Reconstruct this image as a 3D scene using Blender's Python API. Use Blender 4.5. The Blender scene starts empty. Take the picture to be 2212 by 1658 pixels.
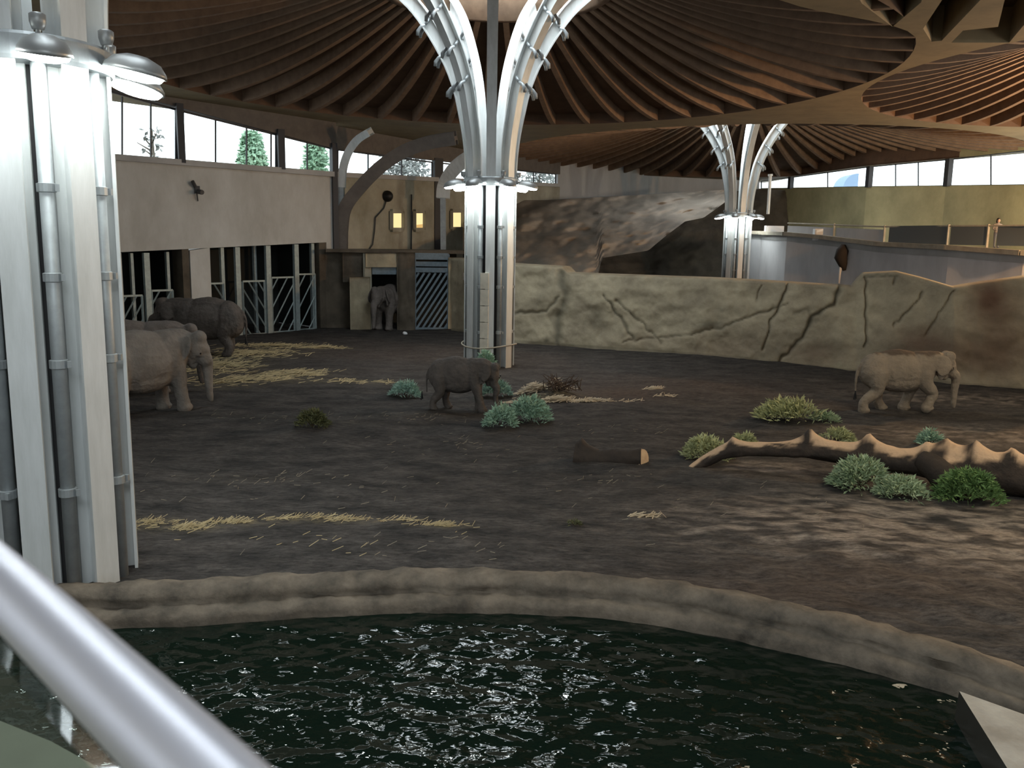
import bpy, math, random
from mathutils import Vector, Matrix, noise, geometry
C = bpy.context.scene.collection
S = bpy.context.scene
R_ = math.radians
# ------------------------------------------------------------------ camera, world, exposure
CAMZ = 5.5
F = 1850.0
cam = bpy.data.cameras.new('camera'); camo = bpy.data.objects.new('camera', cam); C.objects.link(camo)
camo.matrix_world = Matrix.Translation((0, 0, CAMZ)) @ Matrix.Rotation(R_(90 - 9.3), 4, 'X') @ Matrix.Rotation(R_(0.9), 4, 'Z')
cam.sensor_width = 36.0; cam.lens = 36.0 * F / 2212.0
cam.clip_start = 0.02; cam.clip_end = 500
cam.dof.use_dof = True; cam.dof.focus_distance = 24.0; cam.dof.aperture_fstop = 9.0
S.camera = camo
w = bpy.data.worlds.new('world'); S.world = w; w.use_nodes = True
bg = w.node_tree.nodes['Background']; bg.inputs[0].default_value = (0.86, 0.95, 1.0, 1); bg.inputs[1].default_value = 3.0
S.view_settings.view_transform = 'Standard'; S.view_settings.look = 'None'
S.view_settings.exposure = 0.0; S.view_settings.gamma = 1.0; S.view_settings.use_curve_mapping = False
S.cycles.use_denoising = True
S.cycles.max_bounces = 6; S.cycles.diffuse_bounces = 4; S.cycles.glossy_bounces = 3
S.cycles.transparent_max_bounces = 12; S.cycles.sample_clamp_indirect = 6
SKY = 11.0       # radiance of the daylit skylight panes
LAMP = 60.0     # radiance of the floodlight lenses
WARM = 5.0
# unseen lamps: the warm right-hand pillar, then others out of the frame
def point(name, loc, e, col, r=0.3):
    l = bpy.data.lights.new(name, 'POINT'); l.energy = e; l.color = col; l.shadow_soft_size = r
    o = bpy.data.objects.new(name, l); o.location = loc; C.objects.link(o); return o
point('unseen_floodlight', (30, 38.5, 9.0), 9500, (1, .57, .25))
point('unseen_floodlight', (16, 14, 9.5), 300, (1, .70, .42))
point('unseen_floodlight', (37.5, 51, 9.0), 5200, (1, .90, .68))  # added unseen fill, brightens the yellow wall under the right-hand windows

# ------------------------------------------------------------------ pixel rays -> points of the place
MW = camo.matrix_world.to_3x3()
def ray(px, py):
    return MW @ Vector(((px - 1106) / F, -(py - 829) / F, -1.0))
O = Vector((0, 0, CAMZ))
def ground(px, py, z=0.0):
    d = ray(px, py); return O + d * ((z - CAMZ) / d.z)
def atY(px, py, Y):
    d = ray(px, py); return O + d * (Y / d.y)
def onplane(px, py, a, b):              # vertical plane through a, b
    n = Vector((b.y - a.y, -(b.x - a.x), 0)); d = ray(px, py)
    return O + d * (n.dot(a - O) / n.dot(d))
def lerp(a, b, t): return a + (b - a) * t
def interp(pts, x):
    if x <= pts[0][0]: (x0, y0), (x1, y1) = pts[0], pts[1]
    elif x >= pts[-1][0]: (x0, y0), (x1, y1) = pts[-2], pts[-1]
    else:
        for i in range(len(pts) - 1):
            if pts[i][0] <= x <= pts[i + 1][0]:
                (x0, y0), (x1, y1) = pts[i], pts[i + 1]; break
    return y0 + (y1 - y0) * (x - x0) / (x1 - x0)

# ------------------------------------------------------------------ materials
def mat(name, col, rough=.8, metal=0.0, var=None, scale=3.0, bump=0.0, bscale=20.0, spec=.3, stretch=(1, 1, 1), detail=6):
    m = bpy.data.materials.new(name); m.use_nodes = True
    nt = m.node_tree; p = nt.nodes['Principled BSDF']
    p.inputs['Roughness'].default_value = rough; p.inputs['Metallic'].default_value = metal
    p.inputs['Specular IOR Level'].default_value = spec
    p.inputs['Base Color'].default_value = (*col, 1)
    tc = nt.nodes.new('ShaderNodeTexCoord'); mp = nt.nodes.new('ShaderNodeMapping')
    mp.inputs['Scale'].default_value = stretch
    nt.links.new(tc.outputs['Object'], mp.inputs[0])
    if var is not None:
        n = nt.nodes.new('ShaderNodeTexNoise'); n.inputs['Scale'].default_value = scale; n.inputs['Detail'].default_value = detail
        n.inputs['Roughness'].default_value = .65
        r = nt.nodes.new('ShaderNodeValToRGB')
        r.color_ramp.elements[0].position = .33; r.color_ramp.elements[0].color = (*var, 1)
        r.color_ramp.elements[1].position = .67; r.color_ramp.elements[1].color = (*col, 1)
        nt.links.new(mp.outputs[0], n.inputs['Vector']); nt.links.new(n.outputs[0], r.inputs[0])
        nt.links.new(r.outputs[0], p.inputs['Base Color'])
    if bump:
        n2 = nt.nodes.new('ShaderNodeTexNoise'); n2.inputs['Scale'].default_value = bscale; n2.inputs['Detail'].default_value = 5
        b = nt.nodes.new('ShaderNodeBump'); b.inputs['Strength'].default_value = bump; b.inputs['Distance'].default_value = .05
        nt.links.new(mp.outputs[0], n2.inputs['Vector']); nt.links.new(n2.outputs[0], b.inputs['Height'])
        nt.links.new(b.outputs[0], p.inputs['Normal'])
    return m
def emis(name, col, s):
    m = bpy.data.materials.new(name); m.use_nodes = True; nt = m.node_tree; nt.nodes.clear()
    e = nt.nodes.new('ShaderNodeEmission'); e.inputs[0].default_value = (*col, 1); e.inputs[1].default_value = s
    o = nt.nodes.new('ShaderNodeOutputMaterial'); nt.links.new(e.outputs[0], o.inputs[0]); return m
def glass(name, tint, k=.12):
    m = bpy.data.materials.new(name); m.use_nodes = True; nt = m.node_tree; nt.nodes.clear()
    t = nt.nodes.new('ShaderNodeBsdfTransparent'); t.inputs[0].default_value = (*tint, 1)
    g = nt.nodes.new('ShaderNodeBsdfGlossy'); g.inputs['Roughness'].default_value = .03
    f = nt.nodes.new('ShaderNodeFresnel'); f.inputs[0].default_value = 1.45
    mu = nt.nodes.new('ShaderNodeMath'); mu.operation = 'MULTIPLY'; mu.inputs[1].default_value = k * 8
    nt.links.new(f.outputs[0], mu.inputs[0])
    x = nt.nodes.new('ShaderNodeMixShader'); nt.links.new(mu.outputs[0], x.inputs[0])
    nt.links.new(t.outputs[0], x.inputs[1]); nt.links.new(g.outputs[0], x.inputs[2])
    o = nt.nodes.new('ShaderNodeOutputMaterial'); nt.links.new(x.outputs[0], o.inputs[0]); return m
def attr_mix(m, attr, col, lo=0.0, hi=1.0):
    """lay a colour over the material where the vertex attribute says so"""
    nt = m.node_tree; p = nt.nodes['Principled BSDF']
    a = nt.nodes.new('ShaderNodeAttribute'); a.attribute_name = attr
    mr = nt.nodes.new('ShaderNodeMapRange'); mr.inputs[1].default_value = lo; mr.inputs[2].default_value = hi
    mx = nt.nodes.new('ShaderNodeMix'); mx.data_type = 'RGBA'
    mx.inputs[7].default_value = (*col, 1)
    nt.links.new(a.outputs['Fac'], mr.inputs[0]); nt.links.new(mr.outputs[0], mx.inputs[0])
    ln = p.inputs['Base Color'].links
    if ln: nt.links.new(ln[0].from_socket, mx.inputs[6])
    else: mx.inputs[6].default_value = p.inputs['Base Color'].default_value
    nt.links.new(mx.outputs[2], p.inputs['Base Color'])

M = {}
M['concrete'] = mat('concrete', (.56, .56, .54), var=(.42, .41, .38), scale=.5, bump=.2, bscale=6, stretch=(1, 1, .5))
M['concrete_plain'] = mat('concrete_plain', (.46, .46, .46), var=(.34, .34, .34), scale=.35, stretch=(1, 1, .35))
M['concrete_grey'] = mat('concrete_grey', (.66, .66, .68), var=(.46, .46, .48), scale=.25, stretch=(1, 1, .4))
M['net'] = mat('net', (.035, .027, .022))
M['block_side'] = mat('block_side', (.03, .028, .022), rough=.4)  # darker, smoother material for the sides of the concrete block
M['fascia'] = mat('fascia', (.16, .14, .125), var=(.12, .105, .095), scale=2)
M['rock'] = mat('rock', (0.4, 0.345, 0.24), var=(0.22, 0.185, 0.13), scale=.55, bump=.7, bscale=3.5, detail=8)
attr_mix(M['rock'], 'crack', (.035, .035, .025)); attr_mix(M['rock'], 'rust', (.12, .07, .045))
M['rock_grey'] = mat('rock_grey', (0.42, 0.4, 0.33), var=(0.24, 0.225, 0.175), scale=.35, bump=.7, bscale=2.0, detail=8)
M['rock_slope'] = mat('rock_slope', (0.34, 0.29, 0.235), var=(0.19, 0.16, 0.13), scale=.22, bump=.8, bscale=1.5, stretch=(1, .5, 1.8), detail=9)
M['rock_dark'] = mat('rock_dark', (0.1, 0.088, 0.07), var=(0.045, 0.04, 0.033), scale=.4, bump=.8, bscale=1.5)  # shade of the recess behind the slope, put into the rock colour
M['rock_yellow'] = mat('rock_yellow', (0.58, 0.53, 0.3), var=(0.36, 0.33, 0.19), scale=.28, bump=.5, bscale=1.5)
M['brown_wall'] = mat('brown_wall', (.12, .10, .075), var=(.06, .05, .038), scale=.8, bump=.5, bscale=3)
M['timber'] = mat('timber', (0.13, 0.078, 0.048), var=(0.085, 0.05, 0.032), scale=1.2, stretch=(1, 1, 1))
M['rib'] = mat('rib', (0.21, 0.137, 0.088), var=(0.145, 0.094, 0.062), scale=2.0)
M['band'] = mat('band', (.26, .20, .115), var=(.19, .145, .085), scale=.8)
M['coffer'] = mat('coffer', (.09, .055, .03))
M['steel'] = mat('steel', (0.68, 0.7, 0.7), rough=.42, metal=.15, var=(0.55, 0.57, 0.56), scale=4, stretch=(1, 1, .15))
M['steel_grey'] = mat('steel_grey', (.36, .39, .40), rough=.45, metal=.4, var=(.28, .30, .31), scale=3)
M['steel_dark'] = mat('steel_dark', (.05, .05, .052), rough=.6)
M['post_dark'] = mat('post_dark', (.055, .055, .06), rough=.6)
M['gate'] = mat('gate', (0.34, 0.41, 0.42), rough=.5, metal=.3, var=(0.25, 0.3, 0.31), scale=5)
M['gate_blue'] = mat('gate_blue', (0.16, 0.21, 0.25), rough=.5, var=(0.12, 0.155, 0.18), scale=5)
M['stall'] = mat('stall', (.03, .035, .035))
M['soil'] = None
M['kerb'] = mat('kerb', (0.165, 0.133, 0.1), var=(0.045, 0.038, 0.029), scale=1.6, bump=.8, bscale=5, detail=9)
M['straw'] = mat('straw', (0.44, 0.355, 0.2), var=(0.3, 0.235, 0.125), scale=3)
M['hay_pale'] = mat('hay_pale', (.50, .42, .30), var=(.36, .28, .18), scale=3)
M['litter'] = mat('litter', (.23, .195, .14), var=(.12, .10, .08), scale=3)
M['twig'] = mat('twig', (0.1, 0.065, 0.042), var=(0.05, 0.033, 0.024), scale=4)
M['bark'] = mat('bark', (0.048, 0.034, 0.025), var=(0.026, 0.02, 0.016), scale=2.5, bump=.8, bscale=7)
M['bark_dark'] = mat('bark_dark', (0.042, 0.03, 0.022), var=(0.025, 0.019, 0.015), scale=2.5, bump=.6, bscale=7)
attr_mix(M['bark'], 'toplit', (.50, .34, .215))  # overhead light on the trunk's ridge, put into the colour
M['cutwood'] = mat('cutwood', (.52, .38, .24), var=(.40, .28, .18), scale=5)
M['skin'] = mat('skin', (0.15, 0.13, 0.12), rough=.9, var=(0.09, 0.08, 0.073), scale=2.2, bump=.8, bscale=9, detail=9)
M['skin_dusty'] = mat('skin_dusty', (0.195, 0.175, 0.155), rough=.9, var=(0.12, 0.108, 0.097), scale=1.8, bump=.8, bscale=9, detail=9)
M['skin_dark'] = mat('skin_dark', (0.1, 0.085, 0.075), rough=.9, var=(0.055, 0.048, 0.043), scale=2.2, bump=.8, bscale=9, detail=9)
M['skin_brown'] = mat('skin_brown', (.265, .215, .16), rough=.9, var=(.18, .145, .11), scale=1.8, bump=.8, bscale=9, detail=9)
attr_mix(M['skin_brown'], 'mud', (.085, .062, .045))
M['eye'] = mat('eye', (.01, .008, .006), rough=.2)
M['nail'] = mat('nail', (.30, .26, .2))
M['lamp_house'] = mat('lamp_house', (.30, .31, .31), rough=.4, metal=.5)
M['lens'] = emis('lens', (.93, 1, .98), LAMP)
M['uplens'] = emis('uplens', (1, .83, .55), WARM * 3)
M['skylight'] = emis('skylight', (.86, .95, 1.0), SKY)
M['skylight_warm'] = emis('skylight_warm', (1, .86, .62), SKY * .8)
M['litwin'] = emis('litwin', (1, .80, .38), 1.1)
M['litwin2'] = emis('litwin2', (1, .62, .22), .75)
M['litwall'] = mat('litwall', (.55, .40, .22))
M['green'] = emis('green', (.05, .9, .35), 1.6)
M['pane'] = glass('pane', (.97, 1, .99))
M['railglass'] = glass('railglass', (.86, .94, .91), .02)
M['inox'] = mat('inox', (.72, .72, .79), rough=.42, metal=1.0, bump=.02, bscale=400)
M['platform'] = mat('platform', (.10, .095, .07), var=(.08, .075, .055), scale=3)
M['ledge'] = mat('ledge', (.40, .36, .29), var=(.28, .25, .2), scale=1.5)
M['filler'] = mat('filler', (.72, .68, .58), var=(.55, .52, .44), scale=2)
M['slab'] = mat('slab', (.36, .34, .30), var=(.22, .20, .17), scale=1.3, bump=.4, bscale=12)
M['panel_dark'] = mat('panel_dark', (.09, .10, .105), rough=.3)
M['black'] = mat('black', (.012, .012, .013), rough=.5)
M['device'] = mat('device', (.06, .06, .062), rough=.5)
M['white'] = mat('white', (.65, .66, .68), rough=.5)
M['cloth'] = mat('cloth', (.22, .19, .18)); M['flesh'] = mat('flesh', (.5, .32, .24)); M['hair'] = mat('hair', (.02, .015, .012))
M['roofblue'] = mat('roofblue', (.22, .30, .42))
M['treebark'] = mat('treebark', (.12, .10, .08))
def leafmat(name, a, b):
    return mat(name, a, rough=.6, var=b, scale=6, detail=3)
M['fir'] = leafmat('fir', (0.4, 0.56, 0.42), (0.17, 0.28, 0.2))
M['fir_teal'] = leafmat('fir_teal', (0.4, 0.56, 0.47), (0.19, 0.32, 0.26))
M['fir_olive'] = leafmat('fir_olive', (0.11, 0.11, 0.045), (0.055, 0.06, 0.025))
M['fir_yellow'] = leafmat('fir_yellow', (0.52, 0.53, 0.28), (0.27, 0.29, 0.14))
M['fir_rich'] = leafmat('fir_rich', (0.24, 0.37, 0.13), (0.06, 0.12, 0.035))
M['fir_pale'] = leafmat('fir_pale', (0.46, 0.54, 0.34), (0.17, 0.25, 0.13))
M['tree_green'] = leafmat('tree_green', (0.34, 0.5, 0.36), (0.2, 0.34, 0.22))
M['tree_grey'] = leafmat('tree_grey', (.26, .27, .26), (.14, .15, .14))

def soil_mat():
    m = mat('soil', (.064, .057, .052), rough=.95, var=(.018, .017, .0165), scale=1.5, bump=.9, bscale=9, spec=.15, stretch=(.55, 1, 1), detail=10)
    attr_mix(m, 'dry', (.19, .16, .135)); attr_mix(m, 'rust', (.062, .044, .034)); 
    nt = m.node_tree; p = nt.nodes['Principled BSDF']
    tc0 = nt.nodes.new('ShaderNodeTexCoord'); mp0 = nt.nodes.new('ShaderNodeMapping'); mp0.inputs['Scale'].default_value = (1.0, 2.6, 1); mp0.inputs['Rotation'].default_value = (0, 0, .3)
    n0 = nt.nodes.new('ShaderNodeTexNoise'); n0.inputs['Scale'].default_value = 4.5; n0.inputs['Detail'].default_value = 6; n0.inputs['Roughness'].default_value = .8
    m0 = nt.nodes.new('ShaderNodeMapRange'); m0.inputs[1].default_value = .32; m0.inputs[2].default_value = .68; m0.inputs[3].default_value = .35; m0.inputs[4].default_value = 1.65
    x0 = nt.nodes.new('ShaderNodeMix'); x0.data_type = 'RGBA'; x0.blend_type = 'MULTIPLY'; x0.inputs[0].default_value = 1.0
    nt.links.new(tc0.outputs['Object'], mp0.inputs[0]); nt.links.new(mp0.outputs[0], n0.inputs['Vector']); nt.links.new(n0.outputs[0], m0.inputs[0])
    nt.links.new(p.inputs['Base Color'].links[0].from_socket, x0.inputs[6]); nt.links.new(m0.outputs[0], x0.inputs[7]); nt.links.new(x0.outputs[2], p.inputs['Base Color'])
    # streaky straw dust, broken up by noise
    a = nt.nodes.new('ShaderNodeAttribute'); a.attribute_name = 'straw'
    tc = nt.nodes.new('ShaderNodeTexCoord'); mp = nt.nodes.new('ShaderNodeMapping'); mp.inputs['Scale'].default_value = (2.2, 4.5, 1); mp.inputs['Rotation'].default_value = (0, 0, .5)
    n = nt.nodes.new('ShaderNodeTexNoise'); n.inputs['Scale'].default_value = 1.6; n.inputs['Detail'].default_value = 8; n.inputs['Roughness'].default_value = .75
    nt.links.new(tc.outputs['Object'], mp.inputs[0]); nt.links.new(mp.outputs[0], n.inputs['Vector'])
    r = nt.nodes.new('ShaderNodeMapRange'); r.inputs[1].default_value = .42; r.inputs[2].default_value = .68
    nt.links.new(n.outputs[0], r.inputs[0])
    mu = nt.nodes.new('ShaderNodeMath'); mu.operation = 'MULTIPLY'; nt.links.new(a.outputs['Fac'], mu.inputs[0]); nt.links.new(r.outputs[0], mu.inputs[1])
    mx = nt.nodes.new('ShaderNodeMix'); mx.data_type = 'RGBA'; mx.inputs[7].default_value = (.21, .17, .10, 1)
    nt.links.new(mu.outputs[0], mx.inputs[0]); nt.links.new(p.inputs['Base Color'].links[0].from_socket, mx.inputs[6])
    nt.links.new(mx.outputs[2], p.inputs['Base Color'])
    return m
M['soil'] = soil_mat()
def water_mat():
    m = bpy.data.materials.new('water'); m.use_nodes = True; nt = m.node_tree; p = nt.nodes['Principled BSDF']
    p.inputs['Base Color'].default_value = (.004, .009, .006, 1); p.inputs['Roughness'].default_value = .04; p.inputs['IOR'].default_value = 1.33
    p.inputs['Specular IOR Level'].default_value = .5
    tc = nt.nodes.new('ShaderNodeTexCoord')
    prev = None
    for sc, st, di in ((1.7, 1.0, .21), (5.0, 1.0, .030)):
        mp = nt.nodes.new('ShaderNodeMapping'); mp.inputs['Scale'].default_value = (1.0, 1.3, 1); mp.inputs['Rotation'].default_value = (0, 0, .5)
        n = nt.nodes.new('ShaderNodeTexNoise'); n.inputs['Scale'].default_value = sc; n.inputs['Detail'].default_value = 1.5; n.inputs['Distortion'].default_value = .25
        b = nt.nodes.new('ShaderNodeBump'); b.inputs['Strength'].default_value = st; b.inputs['Distance'].default_value = di
        nt.links.new(tc.outputs['Object'], mp.inputs[0]); nt.links.new(mp.outputs[0], n.inputs['Vector']); nt.links.new(n.outputs[0], b.inputs['Height'])
        if prev: nt.links.new(prev.outputs[0], b.inputs['Normal'])
        prev = b
    nt.links.new(prev.outputs[0], p.inputs['Normal'])
    return m
M['water'] = water_mat()

# ------------------------------------------------------------------ mesh builder
class MB:
    def __init__(s): s.v = []; s.f = []; s.attr = {}
    def quad(s, a, b, c, d):
        i = len(s.v); s.v += [tuple(a), tuple(b), tuple(c), tuple(d)]; s.f.append((i, i + 1, i + 2, i + 3))
    def hexa(s, p):             # 8 corners: bottom ring 0-3, top ring 4-7
        i = len(s.v); s.v += [tuple(q) for q in p]
        for f in ((0, 3, 2, 1), (4, 5, 6, 7), (0, 1, 5, 4), (1, 2, 6, 5), (2, 3, 7, 6), (3, 0, 4, 7)): s.f.append(tuple(i + k for k in f))
    def box(s, c, sx, sy, sz, rz=0):
        ca, sa = math.cos(rz), math.sin(rz); p = []
        for z in (-sz / 2, sz / 2):
            for x, y in ((-1, -1), (1, -1), (1, 1), (-1, 1)):
                X, Y = x * sx / 2, y * sy / 2
                p.append((c[0] + X * ca - Y * sa, c[1] + X * sa + Y * ca, c[2] + z))
        s.hexa(p)
    def beam(s, a, b, wd, dp, up=Vector((0, 0, 1))):
        a, b = Vector(a), Vector(b); t = (b - a).normalized()
        sd = t.cross(Vector(up))
        if sd.length < 1e-4: sd = t.cross(Vector((0, 1, 0)))
        sd.normalize(); u = sd.cross(t).normalized(); p = []
        for q in (a, b):
            for x, y in ((-1, -1), (1, -1), (1, 1), (-1, 1)): p.append(q + sd * (x * wd / 2) + u * (y * dp / 2))
        s.hexa(p)
    def tube(s, pts, rad, seg=10, cap=True):
        pts = [Vector(p) for p in pts]; n = len(pts)
        if not hasattr(rad, '__len__'): rad = [rad] * n
        i0 = len(s.v); ref = None
        for i, p in enumerate(pts):
            t = (pts[min(i + 1, n - 1)] - pts[max(i - 1, 0)]).normalized()
            if ref is None: ref = t.orthogonal().normalized()
            ref = (ref - t * ref.dot(t)).normalized(); bt = t.cross(ref)
            for k in range(seg):
                a = 2 * math.pi * k / seg; s.v.append(tuple(p + (ref * math.cos(a) + bt * math.sin(a)) * rad[i]))
        for i in range(n - 1):
            for k in range(seg):
                a = i0 + i * seg + k; b = i0 + i * seg + (k + 1) % seg
                s.f.append((a, b, b + seg, a + seg))
        if cap:
            s.f.append(tuple(i0 + k for k in range(seg))[::-1]); s.f.append(tuple(i0 + (n - 1) * seg + k for k in range(seg)))
    def lathe(s, prof, c=(0, 0, 0), seg=24, M4=None):
        i0 = len(s.v)
        for (r, z) in prof:
            for k in range(seg):
                a = 2 * math.pi * k / seg; v = Vector((r * math.cos(a), r * math.sin(a), z))
                if M4: v = M4 @ v
                s.v.append(tuple(v + Vector(c)))
        for i in range(len(prof) - 1):
            for k in range(seg):
                a = i0 + i * seg + k; b = i0 + i * seg + (k + 1) % seg; s.f.append((a, b, b + seg, a + seg))
    def disc(s, c, r, seg=32, M4=None):
        i0 = len(s.v)
        for k in range(seg):
            a = 2 * math.pi * k / seg; v = Vector((r * math.cos(a), r * math.sin(a), 0))
            if M4: v = M4 @ v
            s.v.append(tuple(v + Vector(c)))
        s.f.append(tuple(range(i0, i0 + seg)))
    def sweep(s, sect, frames, close=True):
        """sect: list of (a,b); frames: list of (origin, A, B)"""
        i0 = len(s.v); n = len(sect)
        for fr in frames:
            o, A, B = fr[:3]; sc = fr[3] if len(fr) > 3 else (1, 1)
            for a, b in sect: s.v.append(tuple(o + A * (a * sc[0]) + B * (b * sc[1])))
        for i in range(len(frames) - 1):
            for k in range(n if close else n - 1):
                a = i0 + i * n + k; b = i0 + i * n + (k + 1) % n; s.f.append((a, b, b + n, a + n))
        if close:
            s.f.append(tuple(i0 + k for k in range(n))[::-1]); s.f.append(tuple(i0 + (len(frames) - 1) * n + k for k in range(n)))
    def grid(s, nu, nv, fn, attrs=None):
        i0 = len(s.v)
        for j in range(nv + 1):
            for i in range(nu + 1):
                r = fn(i / nu, j / nv)
                if attrs:
                    s.v.append(tuple(r[0]))
                    for k, a in enumerate(attrs): s.attr.setdefault(a, []).append(r[1][k])
                else: s.v.append(tuple(r))
        for j in range(nv):
            for i in range(nu):
                a = i0 + j * (nu + 1) + i; s.f.append((a, a + 1, a + nu + 2, a + nu + 1))
    def mesh(s, name, m, smooth=False):
        me = bpy.data.meshes.new(name); me.from_pydata([tuple(v) for v in s.v], [], s.f); me.update()
        if m: me.materials.append(m)
        if smooth: me.polygons.foreach_set('use_smooth', [True] * len(me.polygons))
        for a, vals in s.attr.items():
            at = me.attributes.new(a, 'FLOAT', 'POINT'); at.data.foreach_set('value', vals + [0.0] * (len(me.vertices) - len(vals)))
        return me
    def build(s, name, m, parent=None, smooth=False, loc=None):
        return obj(name, s.mesh(name, m, smooth), parent, loc)
def obj(name, me, parent=None, loc=None):
    o = bpy.data.objects.new(name, me); C.objects.link(o)
    if loc is not None: o.location = loc
    if parent is not None: o.parent = parent
    return o
def empty(name, loc=(0, 0, 0), rz=0, parent=None):
    o = bpy.data.objects.new(name, None); C.objects.link(o); o.location = loc; o.rotation_euler = (0, 0, rz); o.empty_display_size = .2
    if parent: o.parent = parent
    return o
def tag(o, label=None, cat=None, group=None, kind=None):
    if label: o['label'] = label
    if cat: o['category'] = cat
    if group: o['group'] = group
    if kind or cat: o['kind'] = kind or 'thing'
    return o
def struct(o, label=None): o['kind'] = 'structure'; (label and o.__setitem__('label', label)); return o
def copy_tree(o, parent=None):
    c = o.copy(); C.objects.link(c); c.parent = parent
    for ch in list(o.children): copy_tree(ch, c)
    return c
def fbm(x, y, z=0.0, o=4, h=.55):
    v = 0; a = 1; f = 1
    for _ in range(o):
        v += a * noise.noise((x * f, y * f, z * f)); a *= h; f *= 2.05
    return v
def sstep(a, b, x):
    t = min(1, max(0, (x - a) / (b - a))); return t * t * (3 - 2 * t)

# ------------------------------------------------------------------ ground and pool kerb
kpx = [(-700, 1370), (-400, 1322), (-100, 1302), (200, 1287), (400, 1281), (560, 1272), (700, 1262), (850, 1256), (1000, 1255), (1150, 1258), (1300, 1266),
       (1450, 1283), (1600, 1310), (1750, 1343), (1880, 1370), (2000, 1398), (2110, 1430), (2212, 1462), (2400, 1530), (2700, 1640)]
kern = [ground(x, y) for x, y in kpx]
kxy = [(-40.0, 9.0), (-22.0, 10.5)] + [(p.x, p.y) for p in kern] + [(16.0, 4.0), (30.0, -3.0)]
def K(x): return interp(kxy, x)
# smooth kerb curve
def Ks(x): return sum(K(x + d) * wt for d, wt in ((-.8, .15), (-.4, .2), (0, .3), (.4, .2), (.8, .15)))
def blob(x, y, cx, cy, rx, ry): return math.exp(-(((x - cx) / rx) ** 2 + ((y - cy) / ry) ** 2))
straws = []     # (cx, cy, rx, ry, weight)
def sp(px, py, rx, ry, wgt=1.0):
    g = ground(px, py); straws.append((g.x, g.y, rx, ry, wgt)); return g
for a in ((480, 790, 1.6, 2.6, 1), (540, 762, 2.2, 1.8, .9), (600, 748, 2.0, 1.0, 1), (690, 752, 1.2, .6, 1), (630, 808, 1.4, 1.2, 1), (560, 820, 1.6, .8, .7), (480, 830, 1.5, 1.0, .6),
          (720, 825, 1.6, .7, .5), (820, 825, 1.2, .6, .4),
          (330, 1128, .5, .35, .9), (420, 1132, .45, .22, 1.0), (520, 1124, .6, .2, .8), (640, 1118, .7, .22, .9), (740, 1122, .6, .2, .6), (830, 1130, .5, .15, .5), (960, 1140, .5, .12, 1.0),
          (1180, 860, 1.3, .6, .9), (1270, 868, .5, .15, .9), (1410, 846, .4, .2, .8), (1400, 1118, .3, .07, .5), (1500, 870, 1.2, .3, .2),
          (600, 900, 3, .4, .12), (900, 900, 2, .4, .15), (550, 1030, 1.5, .4, .12), (750, 915, 1.5, .3, .15)): sp(*a)
mounds = [(ground(1190, 855), .9, .8, .38), (ground(1310, 1000), 1.2, .5, .06), (ground(680, 1050), 1.6, .7, .10), (ground(1450, 850), 1.5, .6, .12)]
g_dry = [(ground(2150, 1150), 3.2, 2.6, 1.0), (ground(1850, 1130), 2.4, 1.6, .75), (ground(1650, 1010), 1.4, .5, .75), (ground(2150, 940), 3.5, 1.2, .6), (ground(2150, 860), 6, 1.5, .5), (ground(1500, 1130), 2, 1.2, .25)]
g_rust = [(ground(1330, 850), 2.2, 1.6, .9), (ground(900, 770), 8, 6, .5), (ground(1500, 830), 5, 2.5, .4), (ground(1500, 1290), 2.5, .8, .4), (ground(1900, 1250), 3, 1.2, .5)]
def gh(x, y, lod=True):
    h = .10 * noise.noise((x * .25, y * .25, 1.7)) + .035 * fbm(x * .9, y * 1.2, 3.1, 3)
    r = sstep(18, 12, y)            # lumpy trodden earth in the foreground
    lump = noise.noise((x * 1.7, y * 3.0, 8.2)) ; h += (.025 + .075 * r * sstep(1.5, 5, x)) * lump
    for g, rx, ry, a in mounds: h += a * blob(x, y, g.x, g.y, rx, ry)
    return h * sstep(0.0, 1.2, y - K(x)) * .9
def gfn(u, v):
    t = v ** 2.1
    x0 = -26 + 52 * u; x1 = -70 + 140 * u
    ys = Ks(x0) + .12
    x = lerp(x0, x1, t); y = lerp(ys, 112, t)
    z = gh(x, y)
    st = 0
    for cx, cy, rx, ry, wg in straws:
        if abs(x - cx) < 3 * rx and abs(y - cy) < 3 * ry: st += wg * blob(x, y, cx, cy, rx, ry)
    dr = min(1, sum(a * blob(x, y, g.x, g.y, rx, ry) for g, rx, ry, a in g_dry))
    dr = max(0, min(1, dr * (.55 + 2.4 * max(-.3, fbm(x * 1.5, y * 3.6, 5, 4)))))
    rs = min(1, sum(a * blob(x, y, g.x, g.y, rx, ry) for g, rx, ry, a in g_rust))
    return (x, y, z), (min(1, st), dr, rs)
gb = MB(); gb.grid(420, 420, gfn, ['straw', 'dry', 'rust'])
floor = struct(gb.build('floor', M['soil'], smooth=True), 'dark trodden earth floor of the elephant hall')
# pool kerb: two stone tiers around the water
kb = MB(); sect = [(.42, -.25), (.34, .06), (.20, .15), (.02, .18), (-.12, .15), (-.20, .06), (-.22, -.02), (-.19, -.10), (-.23, -.12), (-.33, -.135), (-.40, -.18), (-.42, -.27), (-.42, -.9)]
fr = []; n = 420
for i in range(n + 1):
    x = -24 + 50 * i / n; y = Ks(x); dx = .05; t = Vector((2 * dx, Ks(x + dx) - Ks(x - dx), 0)).normalized()
    nn = Vector((-t.y, t.x, 0))
    fr.append((x, y, nn))
i0 = 0
for j, (x, y, nn) in enumerate(fr):
    for k, (a, b) in enumerate(sect):
        q = .05 * fbm(x * 1.7, k * .5, 2.2, 5, .65); q2 = .045 * fbm(x * 2.6, k * .7, 7.7, 5, .65)
        kb.v.append((x + nn.x * (a + q), y + nn.y * (a + q), b + q2 + .035 * noise.noise((x * .35, 0, 4)) - .05 * sstep(2, 7, x) * (b > 0)))
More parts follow.
